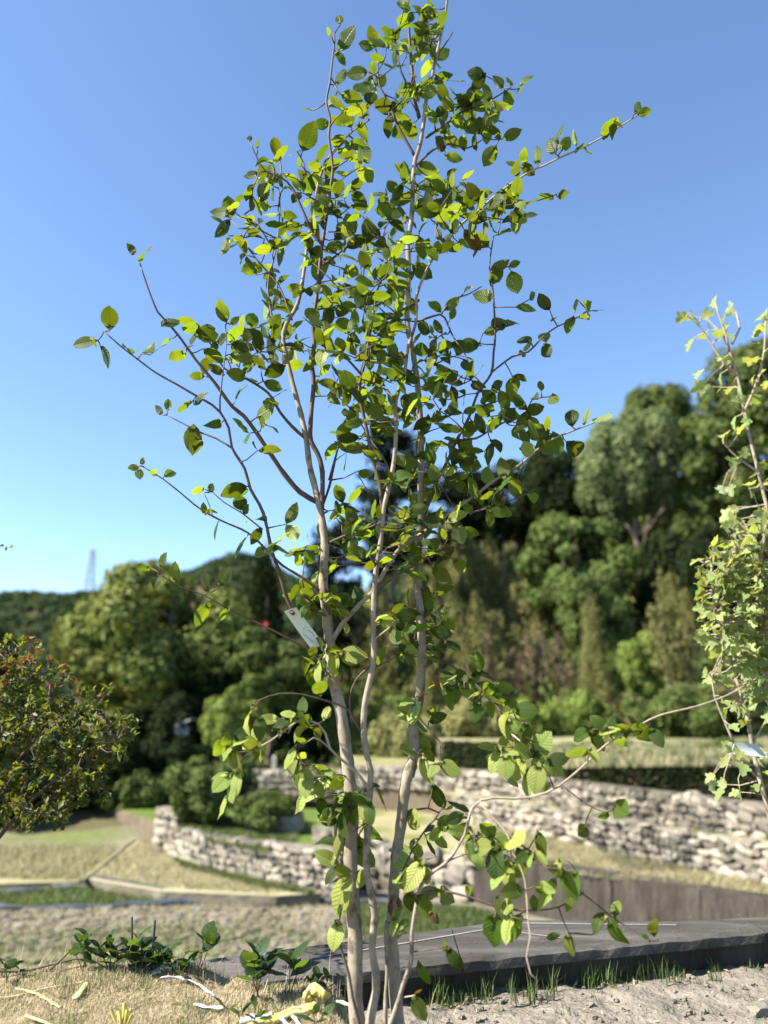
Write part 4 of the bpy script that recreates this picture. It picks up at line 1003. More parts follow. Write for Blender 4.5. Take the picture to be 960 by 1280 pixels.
b([(465,741),(485,727),(505,713),(524,704),(545,690)], 1.8, 0.9, -0.05)
b([(560,645),(600,638),(640,625),(668,612)], 1.4, 0.7, -0.06)
b([(408,680),(430,670),(451,664),(484,651),(510,655)], 1.6, 0.8, -0.10)
b([(482,650),(477,627),(475,605),(465,570),(457,530),(449,492),(452,470),(457,450),(462,420),(469,382),(470,367),(482,337),(486,307),(484,290)], 2.8, 0.9, -0.16)
b([(452,469),(440,455),(422,437),(400,415),(377,395)], 1.6, 0.7, -0.04)
b([(402,635),(412,607),(420,570),(432,525),(446,508)], 2.0, 0.8, 0.10)
b([(411,600),(427,552),(450,545),(470,548)], 1.2, 0.7, 0.05)
b([(495,500),(475,482),(462,478)], 1.5, 0.8, 0.06)
b([(487,590),(478,570),(467,555),(440,512)], 1.5, 0.7, 0.06)
b([(521,402),(550,393),(556,397),(567,422),(580,440),(588,460)], 1.5, 0.7, -0.08)
b([(552,392),(565,375),(585,368),(602,358)], 1.2, 0.7, 0.02)
b([(556,306),(577,280),(600,262),(622,242),(660,216),(680,207),(700,197),(730,184),(760,167),(795,145),(806,134)], 1.7, 0.8, -0.10, 'twig_pale')
b([(600,262),(640,256),(675,250),(695,243)], 1.3, 0.7, -0.03)
b([(556,306),(545,285),(553,255),(556,240)], 1.6, 0.8, 0.05)
b([(528,650),(545,605),(560,575),(571,550),(586,522),(598,490),(614,467),(617,440),(619,417),(616,360),(612,332),(617,295)], 2.4, 0.8, -0.16)
b([(614,466),(640,446),(660,440),(680,420),(697,408),(716,400),(735,388)], 1.3, 0.8, -0.05)
b([(571,550),(595,548),(610,539),(636,525),(655,520),(665,500),(688,496)], 1.5, 0.7, -0.08)
b([(518,194),(500,162),(484,125),(474,105),(472,75),(469,57)], 1.9, 0.8, -0.06)
b([(524,147),(517,120),(516,100),(512,50),(510,15),(509,-20)], 2.6, 1.2, -0.08)
b([(514,117),(500,85),(498,68)], 1.3, 0.7, -0.04)
b([(532,172),(555,157),(577,140),(600,132),(622,120),(636,111)], 2.0, 0.8, -0.10)
b([(520,207),(542,187),(562,180),(585,185),(606,172)], 1.6, 0.8, -0.05)
b([(545,72),(560,50),(566,40)], 1.2, 0.8, 0.03)
b([(352,425),(340,395),(335,355),(342,325),(347,300),(350,257),(348,235)], 1.5, 0.7, 0.06)
b([(350,300),(330,290),(312,275),(305,268)], 1.2, 0.7, -0.05)
b([(365,400),(350,360),(330,335),(310,310),(300,290)], 1.3, 0.7, 0.04)
b([(527,815),(556,827),(578,842),(597,858),(616,877),(630,896),(640,918),(646,934)], 1.6, 0.9, -0.16)
b([(521,894),(535,910),(541,918)], 1.3, 0.8, -0.06, 'twig_pale')
b([(640,918),(655,930),(665,945)], 1.1, 0.7, -0.04, 'twig_pale')
b([(520,1134),(528,1118),(553,1114),(589,1122),(624,1134),(656,1138),(698,1134),(730,1115)], 1.8, 0.8, -0.10)
b([(560,1076),(592,1065),(617,1067),(630,1062)], 1.2, 0.7, -0.05)
b([(500,1025),(520,1012),(535,1010),(549,1016),(535,1033),(518,1058),(503,1090)], 1.5, 1.0, -0.03)
b([(535,1034),(560,1038),(585,1045),(613,1047)], 1.3, 0.8, -0.10)
b([(600,1002),(613,1019),(633,1040),(642,1065),(656,1100),(660,1150),(663,1171),(658,1196),(663,1217),(672,1226)], 1.5, 0.8, -0.12, 'twig_pale')
b([(633,1040),(650,1055),(670,1069),(688,1086),(706,1100),(727,1116),(748,1132),(770,1150),(794,1164),(812,1177),(823,1175)], 1.5, 0.8, -0.10)
b([(515,1190),(542,1186),(557,1184)], 1.1, 0.8, -0.04)
b([(490,1215),(505,1209),(520,1211)], 1.0, 0.7, -0.04, 'twig_pale')
b([(503,1247),(515,1245),(519,1244)], 1.0, 0.7, -0.03, 'twig_pale')
b([(702,981),(730,1003),(757,1016),(768,1012)], 1.0, 0.7, -0.02)
b([(740,1009),(733,1025),(731,1034)], 0.8, 0.6, 0)
b([(467,800),(480,790),(490,782)], 1.3, 0.8, -0.04, 'twig_pale')
b([(466,830),(445,850),(437,875),(440,905)], 1.5, 0.8, 0.05)
b([(527,815),(505,808),(480,812),(468,828)], 1.4, 0.9, 0.0, 'twig_pale')
b([(420,852),(410,842),(402,835)], 1.1, 0.7, -0.04)
b([(404,740),(392,745),(382,748)], 1.2, 0.8, -0.05)
b([(522,735),(540,742),(552,748)], 1.0, 0.7, -0.05)

TW = MB(); LV = []
SKA = [np.array([tuple(s[0]) for s in SK])]
def sk_nearest(p, zup=0.0):
    A = SKA[0]; d = np.linalg.norm(A - np.array(p), axis=1)
    if zup: d = d + zup * np.maximum(0, A[:, 2] - p[2])         # prefer to grow upward from below
    i = int(d.argmin()); return Vector(A[i]), float(d[i])
def sk_add(pts): SKA[0] = np.concatenate([SKA[0], np.array([tuple(p) for p in pts])])
def rvec(): 
    v = Vector((random.gauss(0, 1), random.gauss(0, 1), random.gauss(0, 1))); return v.normalized()
def add_leaf(base, d, lenpx, mt, nb=None, shape=None, flat=None):
    L_ = lenpx * pxsize(base)
    nrm = nb if nb is not None else (Vector((0, -0.25 if random.random() < 0.5 else 0.45, 0.45)) + rvec() * 0.75 + SUN * 0.2)
    sh = shape if shape is not None else random.choices(range(7), [4, 3, 4, 1.5, 3, 0.7, 4])[0]
    mx_ = leaf_frame(base, d, nrm, L_); kx = random.uniform(0.82, 1.18)
    for r_ in range(3): mx_[r_][0] *= kx
    LV.append((mx_, sh, mt))
def twig(a, bpt, r0px=0.9, r1px=0.6):
    mid = (a + bpt) / 2 + rvec() * (bpt - a).length * 0.08
    TW.tube([a, mid, bpt], [r0px * pxsize(a), 0.8 * pxsize(mid), r1px * pxsize(bpt)], 5)
    sk_add([a.lerp(bpt, 0.5), bpt])

# leaves read off the photograph one by one: x, y of the middle, length (photo px), material, hanging?
EX = [(433,48,36),(424,24,18),(411,40,17),(426,73,22),(446,92,30),(425,97,26),(452,110,34),(440,122,30),(420,132,25),(452,140,30),(434,147,26),(453,163,26),(450,182,30),(433,181,32),(454,193,34),(402,155,22),(385,171,38),(384,137,13),(345,184,32),(312,173,11),(323,178,17),(369,190,25),(374,203,22),(340,222,32),(325,228,32),(314,219,22),(313,235,14),(364,222,22),
 (165,312,20),(181,317,32),(137,397,36),(106,428,32),(119,427,26),(133,446,36),(160,436,32),(186,437,24),(213,403,30),(238,410,32),(258,418,34),(235,433,22),(207,427,20),(278,389,30),(293,401,18),(284,415,12),(231,508,30),(250,498,26),(241,548,38),(245,556,28),(269,530,26),(199,513,18),(210,506,16),(198,436,26),(222,445,26),(246,470,20),(300,490,32),(303,445,34),(270,462,24),
 (167,584,16),(178,577,12),(174,592,18),(192,590,18),(213,592,20),(247,613,22),(264,610,16),(292,613,36),(304,614,20),(300,628,26),(255,636,18),(262,630,34),(270,662,28),(263,640,18),(307,637,22),(300,684,34),(320,670,26),(325,690,22),(326,648,24),(308,652,14),(180,710,20),(203,701,20),(196,724,26),(218,717,26),(256,729,28),(280,722,26),(254,766,32),(281,767,18),(283,755,12),
 (318,887,22,'leaf_pale',1),(310,902,30,'leaf_pale',1),(275,935,30),(283,938,24,'leaf_pale',1),(292,940,28,'leaf_pale',1),(296,927,26,'leaf_pale'),(312,933,30,'leaf_pale'),(300,918,24),(325,908,30,'leaf'),(285,925,22),(294,950,34,'leaf_pale',1),(303,956,26,'leaf_pale',1),(296,976,32,'leaf_pale',1),(289,990,24,'leaf_pale',1),(280,1008,34,'leaf_pale',1),
 (400,860,32),(378,884,22),(376,896,26),(362,893,22,'leaf_pale'),(355,905,24,'leaf_pale'),(366,908,30),(384,901,24),(408,893,18,'leaf_pale'),(364,947,36,'leaf_pale',1),(376,925,20),(377,950,24,'leaf_pale'),(374,968,32,'leaf',1),(382,970,30,'leaf_pale',1),
 (400,985,46,'leaf_pale',1),(386,992,42,'leaf_pale',1),(430,996,34,'leaf_pale'),(421,978,30,'leaf'),(402,1006,22,'leaf'),(429,1022,26,'leaf',1),(400,962,26,'leaf_pale'),(410,965,22,'leaf_pale'),(418,1008,28,'leaf',1),(440,1016,26,'leaf',1),(462,1014,30,'leaf',1),(452,1000,26,'leaf'),(478,998,30,'leaf',1),(465,985,22),
 (455,1031,44,'leaf_pale'),(424,1052,36,'leaf_pale',1),(437,1056,34,'leaf_pale',1),(447,1050,26,'leaf',1),(449,1098,36,'leaf_pale'),(433,1084,34,'leaf_pale',1),(427,1118,50,'leaf_pale',1),(420,1167,33,'leaf_pale',1),(425,1140,24,'leaf',1),(415,1092,26,'leaf',1),
 (443,700,24),(397,717,32,'leaf_pale'),(383,741,28),(378,758,26),(372,747,24),(388,762,24),(382,750,20),(420,752,30),(428,766,28),(432,750,30),(417,738,24),(439,819,36,'leaf_pale'),(417,827,32,'leaf_pale',1),(397,838,30,'leaf_pale',1),(405,852,22,'leaf'),(408,820,24,'leaf_pale',1),(493,795,28),(551,717,30),(574,706,26),(532,743,30),(554,763,24),(551,790,28),(517,769,30),(546,811,26),(595,830,28),(510,812,24,'leaf_pale'),(540,816,26,'leaf_pale'),(552,791,26),(530,800,24),(505,770,24),
 (512,877,24,'leaf_pale'),(508,890,22,'leaf_pale'),(546,898,26),(540,889,24),(520,890,20),(529,925,32,'leaf_pale',1),(551,943,32,'leaf_pale'),(532,960,36,'leaf_pale',1),(535,942,24,'leaf',1),
 (546,848,22,'leaf_dead',1),(562,848,28,'leaf_pale'),(570,867,24,'leaf'),(563,870,26,'leaf',1),(589,852,30),(602,870,26,'leaf',1),(614,884,28,'leaf',1),(594,832,28),(616,853,30),(630,861,28),(578,848,24),(600,845,26),(625,875,26),(612,862,24),(584,862,22),(640,880,22,'leaf',1),
 (620,948,34,'leaf_pale',1),(613,934,28,'leaf'),(630,946,26,'leaf_pale',1),(649,960,32,'leaf_pale',1),(671,970,36,'leaf_pale',1),(682,953,42,'leaf_pale'),(676,932,38,'leaf_pale'),(640,912,32,'leaf_pale',1),(643,895,22,'leaf_pale'),(657,915,26,'leaf',1),(655,940,28,'leaf_pale'),(665,925,24),(695,950,30,'leaf'),
 (722,941,40,'leaf_pale'),(742,942,22,'leaf_pale',1),(750,905,26),(765,908,24),(778,912,28),(795,911,28,'leaf'),(805,918,30),(735,908,24,'leaf'),(790,900,16,'leaf_dead'),(820,920,26),
 (519,1092,42,'leaf_pale',1),(503,1078,34,'leaf_pale'),(520,1060,28,'leaf_pale',1),(540,1060,26,'leaf',1),(526,1108,30,'leaf'),(531,1132,36,'leaf',1),(543,1118,28,'leaf'),(542,1146,18,'leaf_dead',1),(503,1155,26,'leaf_pale'),(494,1146,28,'leaf_pale'),(492,1120,24,'leaf_dead',1),(496,1130,22,'leaf_dead',1),(488,1133,18,'leaf_dead',1),(517,1023,38,'leaf_pale'),(547,994,32,'leaf',1),(558,1010,24,'leaf_pale'),(570,1022,26,'leaf'),(555,1030,26,'leaf'),(585,1035,34,'leaf'),(610,1038,34,'leaf'),(600,1050,30,'leaf_pale'),(592,1058,26,'leaf',1),(576,1040,24),
 (555,1183,22,'leaf'),(567,1196,30,'leaf',1),(529,1215,28,'leaf',1),(523,1258,34,'leaf_pale',1),(522,1240,14,'leaf_dead'),
 (585,1116,28,'leaf'),(635,1157,36,'leaf_pale',1),(617,1161,42,'leaf',1),(640,1136,24,'leaf_pale'),(642,1113,30,'leaf'),(622,1128,22,'leaf',1),(668,1130,20,'leaf'),(712,1128,20,'leaf',1),
 (620,1078,42,'leaf',1),(626,1090,40,'leaf_pale',1),(643,1049,42,'leaf_pale'),(632,1058,26),(677,1054,32,'leaf',1),(657,1067,32,'leaf'),(668,1072,26,'leaf'),(686,1116,44,'leaf_pale',1),(718,1104,34,'leaf',1),(700,1090,28,'leaf'),(697,1082,22,'leaf_pale',1),(748,1152,26,'leaf',1),(770,1136,20,'leaf_pale'),(768,1150,18,'leaf_pale',1),(817,1159,28,'leaf'),(806,1170,12),(712,1181,30,'leaf_pale'),(690,1171,18,'leaf'),
 (774,1010,36,'leaf'),(755,1020,24,'leaf'),(730,1038,26,'leaf'),(613,1155,18,'leaf'),
 (657,101,22),(624,103,26),(637,102,18),(650,112,18),(635,125,26),(622,135,24),(614,146,30),(640,168,26),(622,170,14),(595,92,24),(598,103,28),(571,102,22,'leaf_pale'),(590,118,30),(605,120,26),(580,135,28),(560,130,24),(541,146,20,'leaf_pale',1),(553,165,24),(551,180,28),(567,197,24),(600,155,28),(594,175,26),(612,195,30),(579,178,22),(603,160,22),
 (690,182,28),(700,165,30),(718,172,22,'leaf_pale'),(707,180,22),(735,190,20),(725,185,24),(760,160,28),(772,152,18,'leaf_pale',1),(768,160,24),(796,135,20),(805,140,18),(655,195,22),(645,210,26),(640,205,24),(660,212,22),(672,195,28),
 (683,246,28),(703,243,20),(663,253,28),(650,258,22),(630,290,30),(645,280,24,'leaf'),(625,250,34),(640,240,26),(600,300,30,'leaf'),(590,300,34,'leaf_dead',1),(598,310,28,'leaf_dead',1),(603,270,20,'leaf_pale',1),(580,240,28,'leaf_pale'),(575,245,24),(505,232,34,'leaf_pale',1),(548,230,34),(535,210,28),
 (625,332,28),(643,330,16),(643,353,30),(620,345,26),(605,370,30),(584,362,18,'leaf_pale'),(565,380,24),(566,392,18),(543,382,28),(623,405,30),(638,405,30),(620,410,16),(658,385,28),(680,378,26),(665,370,16),(692,398,20,'leaf_pale'),(680,420,30),(683,438,24),(655,425,30),(660,433,26,'leaf_pale'),(653,442,20),(735,388,34),(745,388,24),(720,383,22,'leaf_pale',1),(730,396,20),(712,405,26),
 (616,425,1),(650,472,20),(676,482,16),(692,500,30),(668,496,22),(653,508,20,'leaf_pale'),(668,512,26),(666,530,26),(650,505,26),(630,500,28),(640,488,30),(637,520,28),(715,521,30),(733,520,28,'leaf_pale'),(753,524,36,'leaf_pale'),(702,539,16,'leaf_pale'),(695,555,34),(720,560,36),(672,540,34),(660,562,28,'leaf_pale'),(620,555,34),(612,566,32),(600,530,30),(563,560,28),(575,570,26,'leaf_pale'),(587,580,34),(590,610,34),(545,610,30,'leaf_pale'),(560,590,28,'leaf_pale'),(632,640,28),(645,610,30),(665,620,28),(620,625,28),(640,580,26)]
nodes = []
for e in EX:
    x, y, s = e[:3]; mt = e[3] if len(e) > 3 else 'leaf'; hang = len(e) > 4
    if s < 5: continue
    near = min(SK, key=lambda k: (k[2] - x) ** 2 + (k[3] - y) ** 2)
    c = at(x, y, near[0].y + random.uniform(-0.05, 0.03)); px = pxsize(c)
    S, dist = sk_nearest(c)
    d = (c - S)
    if d.length < 1e-4: d = rvec()
    d = d.normalized() * 0.8 + rvec() * 0.35
    if hang: d = Vector((d.x * 0.9, d.y * 0.5, -0.75 - 0.35 * random.random()))
    elif y < 700: d.z += 0.15
    d.normalize()
    base = c - d * s * px * 0.5
    S, dist = sk_nearest(base)
    if dist > 2.5 * px: twig(S, base, 0.9 if dist < 30 * px else 1.1, 0.6)
    if hang or mt == 'leaf_pale':
        nb = Vector((-0.65, -0.6, 0.45)) + rvec() * 0.40
    else: nb = (Vector((0.1, 0.75, 0.5)) if random.random() < 0.6 else Vector((-0.3, -0.75, 0.3))) + rvec() * 0.5
    add_leaf(base, d, s * (1.0 if y < 700 else 1.1), mt, nb)

# fuller parts of the crown: node points inside soft regions, joined to the nearest wood
BL = [(440,120,20,40,4),(432,190,28,34,9),(400,232,36,26,15),(335,232,24,30,10),(305,282,22,28,8),(345,285,36,26,10),(325,330,24,26,8),(420,268,38,34,17),(400,335,42,34,17),(452,290,30,28,9),(472,330,26,34,10),
 (430,385,40,34,17),(350,372,22,26,6),(345,428,34,34,17),(395,435,28,26,8),(470,415,36,40,20),(478,465,36,34,18),(430,475,32,34,11),(480,515,40,34,18),(540,435,34,24,14),(548,480,36,30,15),(570,530,32,28,9),(440,530,30,30,7),(455,565,30,26,5),
 (495,50,28,44,17),(535,35,22,30,10),(478,115,20,36,8),(525,85,22,34,9),(515,130,26,26,5),(560,145,30,24,8),(592,140,26,26,9),(530,225,30,22,12),(505,250,24,26,7),(560,240,30,20,9),(590,262,34,20,13),(625,262,34,20,10),(545,300,30,22,9),(500,290,22,24,6),(505,330,24,26,8),(490,375,24,26,9),
 (300,430,26,22,7),(315,455,24,20,6),(255,425,26,18,5),(275,440,20,18,5),(325,500,24,26,5),(320,545,18,22,4),
 (590,480,26,22,7),(620,500,26,22,7),(600,430,18,18,3),(640,530,22,20,5),(590,555,26,22,6),(560,600,26,26,8),(600,600,30,22,7),(640,600,26,18,4),(680,545,30,14,4),
 (520,560,22,30,8),(520,610,26,24,8),(470,605,26,22,4),(450,655,34,16,11),(500,655,34,18,14),(550,655,30,20,12),(590,640,28,16,6),(420,690,26,18,6),(520,700,26,20,8),(480,690,30,20,5),(395,700,18,14,3),(375,690,18,16,3),(430,625,20,18,3),
 (340,665,24,16,3),(600,255,20,16,4),(470,370,20,22,6),(545,255,20,18,4),
 (300,930,26,18,5),(292,960,12,22,3),(372,905,24,18,5),(375,955,16,20,4),(405,985,24,24,6),(430,1010,24,22,5),(460,1010,16,24,4),(432,1060,18,22,5),(432,1095,14,20,3),(425,760,30,18,6),(380,750,20,14,5),(410,830,22,18,5),(500,770,30,20,5),(550,760,18,20,3),(520,815,26,14,4),(545,800,16,16,3),(480,850,24,20,2),
 (525,890,24,14,4),(535,945,18,20,4),(585,848,34,14,8),(612,870,22,16,6),(640,905,18,20,4),(640,945,26,16,6),(672,950,22,18,5),(770,908,34,10,6),(510,1080,22,20,5),(530,1115,20,18,4),(560,1030,26,14,5),(600,1045,28,14,7),(625,1080,18,20,4),(650,1060,26,14,4),(690,1100,24,18,4),(640,1140,26,18,4),(500,1140,14,14,3),(560,1010,18,12,2),(745,1140,24,14,2)]
cand = []
for (x, y, rx, ry, n) in BL:
    n = max(1, int(n * 0.62)) if y > 840 else n if y > 680 else max(2, int(n * 0.82))
    for k in range(n):
        for _ in range(12):
            a, r = random.uniform(0, 6.283), math.sqrt(random.random())
            px_, py_ = x + rx * r * math.cos(a), y + ry * r * math.sin(a)
            if all((px_ - c[0]) ** 2 + (py_ - c[1]) ** 2 > 90 for c in cand): break
        cand.append((px_, py_))
pts3 = []
for (x, y) in cand:
    near = min(SK, key=lambda k: (k[2] - x) ** 2 + (k[3] - y) ** 2)
    pts3.append(at(x, y, near[0].y + random.gauss(0, 0.08)))
# grow towards the points, nearest first
A = np.array([tuple(p) for p in pts3]); S0 = SKA[0]
def dmat(P, Q):
    d = Q[None, :, :] - P[:, None, :]; l = np.linalg.norm(d, axis=2) + 0.8 * np.maximum(0, d[:, :, 2])
    return l
Dm = np.concatenate([dmat(A[i:i+50], S0) for i in range(0, len(A), 50)])
bd_ = Dm.min(1); bi = Dm.argmin(1); bp = S0[bi].copy(); todo = set(range(len(A)))
while todo:
    i = min(todo, key=lambda k: bd_[k]); todo.discard(i)
    a = Vector(bp[i]); p = Vector(A[i]); dv = p - a
    if dv.length > 1e-3:
        mid = (a + p) / 2 + rvec() * dv.length * 0.10 + Vector((0, 0, -0.06 * dv.length))
        w0 = 1.0 + min(0.6, dv.length * 3)
        TW.tube([a, mid, p], [w0 * pxsize(a), 0.8 * pxsize(mid), 0.6 * pxsize(p)], 5)
    newp = np.array([tuple(p), tuple((a + p) / 2)])
    for k in todo:
        d = newp - A[k]; l = np.linalg.norm(d, axis=1) + 0.8 * np.maximum(0, d[:, 2])
        j = int(l.argmin())
        if l[j] < bd_[k]: bd_[k] = l[j]; bp[k] = newp[j]
    t = dv.normalized() if dv.length > 1e-3 else rvec()
    side = t.cross(rvec()).normalized()
    nl = random.choices([1, 2, 3], [1, 6, 2])[0]; low = p.z < 0.92
    for q_ in range(nl):
        if q_ < 2: d = t * 0.45 + side * (1 if q_ == 0 else -1) * 0.9 + rvec() * 0.25
        else: d = t + rvec() * 0.3
        if low: d = d + Vector((0, 0, -0.7))
        d.normalize()
        add_leaf(p, d, random.uniform(20, 32) * (1.0 if not low else 1.2), 'leaf' if random.random() > (0.10 if not low else 0.72) else 'leaf_pale', (Vector((-0.65, -0.5, 0.5)) + rvec() * 0.7) if low else None)
o = TW.build('twigs', M['twig'], tree, tree_base, smooth=True); tag(o, kind='stuff')
finish_leaves(tree, tree_base, LV, 300)

# ------------------------------------------------------------------ tags
def plant_tag(name, label, pts, thick, mat, writing=True, eyelet=True):
    """flat plastic label given by its four corners, with a little thickness, eyelet and handwriting"""
    a, b_, c, d = pts; n_ = (b_ - a).cross(d - a).normalized()
    base = (a + b_ + c + d) / 4; root = empty(name, base, label, 'plant tag')
    seg = 6; mb = MB(); vs = []
    for i in range(seg + 1):
        t = i / seg; l = a.lerp(d, t); r = b_.lerp(c, t); bow = n_ * (0.004 * math.sin(math.pi * t))
        vs += [l + bow, r + bow, l + bow - n_ * thick, r + bow - n_ * thick]
    fs = []
    for i in range(seg):
        k = i * 4; fs += [(k, k+1, k+5, k+4), (k+2, k+6, k+7, k+3), (k, k+4, k+6, k+2), (k+1, k+3, k+7, k+5)]
    fs += [(0, 2, 3, 1), (seg*4, seg*4+1, seg*4+3, seg*4+2)]
    mb.add(vs, fs); st = mb.build('label_strip', M[mat], root, base)
    return root, base, n_, st
yt = depth_near(404, 770) - 0.06
c0 = at(355, 764, yt); c1 = at(370, 759, yt + 0.012); c2 = at(406, 806, yt + 0.040); c3 = at(389, 811, yt + 0.026)
root, base, n_, strip_ = plant_tag('plant_tag', 'white plastic plant tag with red handwriting tied to the sapling trunk', [c0, c1, c2, c3], 0.0008, 'tagwhite')
if n_.y > 0: n_ = -n_
def tp(u, v, off=0.0012):
    p = (c0.lerp(c1, u)).lerp(c3.lerp(c2, u), v)
    return p + n_ * (off + 0.0) + ((c1 - c0).cross(c3 - c0).normalized() * (0.004 * math.sin(math.pi * v)))
def stroke(uvs, r, name='writing', mat='redink'):
    mb = MB(); mb.tube([tp(u, v) for u, v in uvs], [r] * len(uvs), 4); mb.build(name, M[mat], strip_)
u0 = 0.0009
stroke([(0.20, 0.63), (0.18, 0.66), (0.24, 0.65), (0.30, 0.72), (0.42, 0.86)], u0)
stroke([(0.62, 0.57), (0.72, 0.60), (0.78, 0.66), (0.80, 0.73), (0.70, 0.735)], u0)
stroke([(0.25, 0.54), (0.30, 0.555)], u0 * 0.6, mat='ink'); stroke([(0.42, 0.52), (0.50, 0.50), (0.56, 0.515)], u0 * 0.6, mat='ink'); stroke([(0.60, 0.49), (0.68, 0.47), (0.72, 0.50)], u0 * 0.6, mat='ink')
mb = MB(); cen = tp(0.48, 0.09); ax = (c1 - c0).normalized(); ay = (c3 - c0).normalized()
ring = [cen + (ax * math.cos(k * math.pi / 5) * 0.0062 + ay * math.sin(k * math.pi / 5) * 0.0085) for k in range(11)]
mb.tube(ring, [0.0016] * 11, 5); mb.add([cen - n_ * 0.0004] + [cen - n_ * 0.0004 + (q - cen) * 0.9 for q in ring[:10]], [(0, 1 + k, 1 + (k + 1) % 10) for k in range(10)])
mb.build('eyelet', M['redink'], strip_)
mb = MB(); mb.tube([cen, at(366, 748, yt + 0.02), at(380, 738, yt + 0.04), at(398, 742, yt + 0.045), at(412, 740, yt + 0.03)], [0.0007] * 5, 5); mb.build('tie_wire', M['twig'], root, base)

# ------------------------------------------------------------------ maple sapling on the right
random.seed(31)
def maple_shape(seed):
    r = random.Random(seed)
    out = [(0, 0), (0.20, -0.04), (0.36, 0.12), (0.30, 0.22), (0.52, 0.34), (0.46, 0.50), (0.30, 0.50), (0.22, 0.62), (0.24, 0.80), (0.0, 1.0)]
    pts = out + [(-x, y) for x, y in out[-2:0:-1]]
    vs = [(0, 0.38, -0.02)] + [(x, y, 0.22 * abs(x) - 0.25 * (y - 0.4) ** 2 + r.uniform(-.05, .05)) for x, y in pts]
    n = len(pts); F = [(0, 1 + (k + 1) % n, 1 + k) for k in range(n)]
    F = [(a, c, b_) for a, b_, c in F]
    return np.array(vs), np.array(F), np.array([(0.5 + v[0], v[1]) for v in vs])
MSH = [maple_shape(k) for k in range(4)]
MME = {'leaf_maple': [leaf_mesh('leaf', s, M['leaf_maple']) for s in MSH]}
for me_ in MME['leaf_maple']:
    if me_.polygons[0].normal.z < 0: me_.flip_normals()
YM = 3.28
mbase = at(1004, 1238, YM); mbase.z = ZS - 0.03
maple = empty('maple_sapling', mbase, 'slender maple sapling with pale lobed leaves and a grey tag', 'tree')
MSK = []
def mstem(pts, r0, r1, dy0, dy1, mat='bark', name='stem'):
    P = [at(x, y, YM + dy0 + (dy1 - dy0) * i / (len(pts) - 1)) for i, (x, y) in enumerate(pts)]
    if name == 'stem' and pts[0][1] > 1200: P[0] = mbase + Vector((dy0, 0, 0))
    Q = catmull(P, 0.05); mb = MB()
    mb.tube(Q, [(r0 + (r1 - r0) * i / (len(Q) - 1)) * pxsize(p) for i, p in enumerate(Q)], 7, 0.05)
    mb.build(name, M[mat], maple, mbase, smooth=True); MSK.extend(Q)
mstem([(1004,1238),(985,1120),(962,1020),(950,975),(940,930),(932,885),(915,830),(903,780),(893,740),(889,700)], 4.2, 1.6, 0, 0.03)
mstem([(1008,1238),(1000,1100),(985,950),(968,860),(958,790),(950,740),(952,690),(960,650)], 4.4, 2.4, 0.02, -0.03)
mstem([(1012,1238),(1020,1000),(1010,800),(975,680),(958,630),(948,590),(938,550),(930,515),(922,470),(912,440),(905,420)], 4.4, 1.4, 0.03, 0.10)
for pts in ([(922,470),(905,455),(890,430),(872,405),(858,395)], [(912,440),(908,420),(898,392),(894,378)], [(915,430),(925,410),(920,390)], [(930,515),(945,480),(955,440),(957,400)], [(915,830),(905,800),(897,760)],
            [(932,885),(910,862),(895,850)], [(918,930),(905,900),(893,870),(889,845)], [(940,930),(955,905)], [(948,590),(925,575),(910,560)], [(893,740),(905,715),(925,690),(945,670)], [(950,975),(930,955),(915,940),(918,930)]):
    mstem(pts, 1.8, 0.9, 0.02, 0.0, 'twig_pale', 'branch')
LV2 = []; A2 = np.array([tuple(p) for p in MSK]); MT = MB()
ML = [(852,398,20),(868,397,22),(862,432,18),(893,378,18),(912,388,22),(886,392,16),(905,398,16),(888,410,24),(900,415,26),(880,420,18),(910,420,22),(902,448,18),(908,450,18),(955,392,24),(958,405,24),(946,415,22),(950,428,18),(938,450,22),(940,475,16),(873,468,18),(872,485,20),(882,490,18),(900,485,14),(912,488,18),(925,490,18),(945,500,18),(918,530,18),(922,540,16),(930,565,16)]
for k in range(560):
    while True:
        x, y = random.uniform(868, 985), random.uniform(640, 900)
        lim = 905 - 32 * math.sin(max(0, min(1, (y - 640) / 230)) * math.pi) + (8 if y < 690 else 0) + random.gauss(0, 9)
        if x > lim and (y < 820 or random.random() < 0.45): break
    ML.append((x, y, random.uniform(13, 21)))
for k in range(26): ML.append((random.uniform(900, 990), random.uniform(430, 640), random.uniform(14, 21)))
for k in range(22): ML.append((random.uniform(880, 985), random.uniform(900, 1000), random.uniform(14, 20)))
for (x, y, s) in ML:
    c = at(x, y, YM + random.gauss(0.02, 0.13)); d_ = np.linalg.norm(A2 - np.array(c), axis=1); S = Vector(A2[int(d_.argmin())]); px = pxsize(c)
    d = ((c - S).normalized() * 0.8 + rvec() * 0.4 + Vector((0, 0, -0.25))).normalized()
    bs = c - d * s * px * 0.5
    if (bs - S).length > 0.006:
        mid = (S + bs) / 2 + rvec() * 0.1 * (bs - S).length; MT.tube([S, mid, bs], [1.0 * px, 0.7 * px, 0.5 * px], 4)
    LV2.append((leaf_frame(bs, d, Vector((-0.3, -0.3, 0.5)) + rvec() * 0.8, s * px), random.randrange(4), 'leaf_maple'))
tag(MT.build('twigs', M['twig_pale'], maple, mbase), kind='stuff')
finish_leaves(maple, mbase, LV2, 300, MSH, MME)
root, base, n_, _st = plant_tag('plant_tag', 'plain grey plant tag hanging on the maple sapling stem', [at(917, 928, YM-.05), at(946, 930, YM - .04), at(960, 947, YM - .05), at(932, 944, YM - .055)], 0.001, 'greytag')
mb = MB(); mb.tube([at(946, 930, YM - .045), at(952, 935, YM - 0.02), at(943, 938, YM), at(940, 934, YM - .03)], [0.0012] * 4, 5); mb.build('tie_wire', M['white'], root, base)

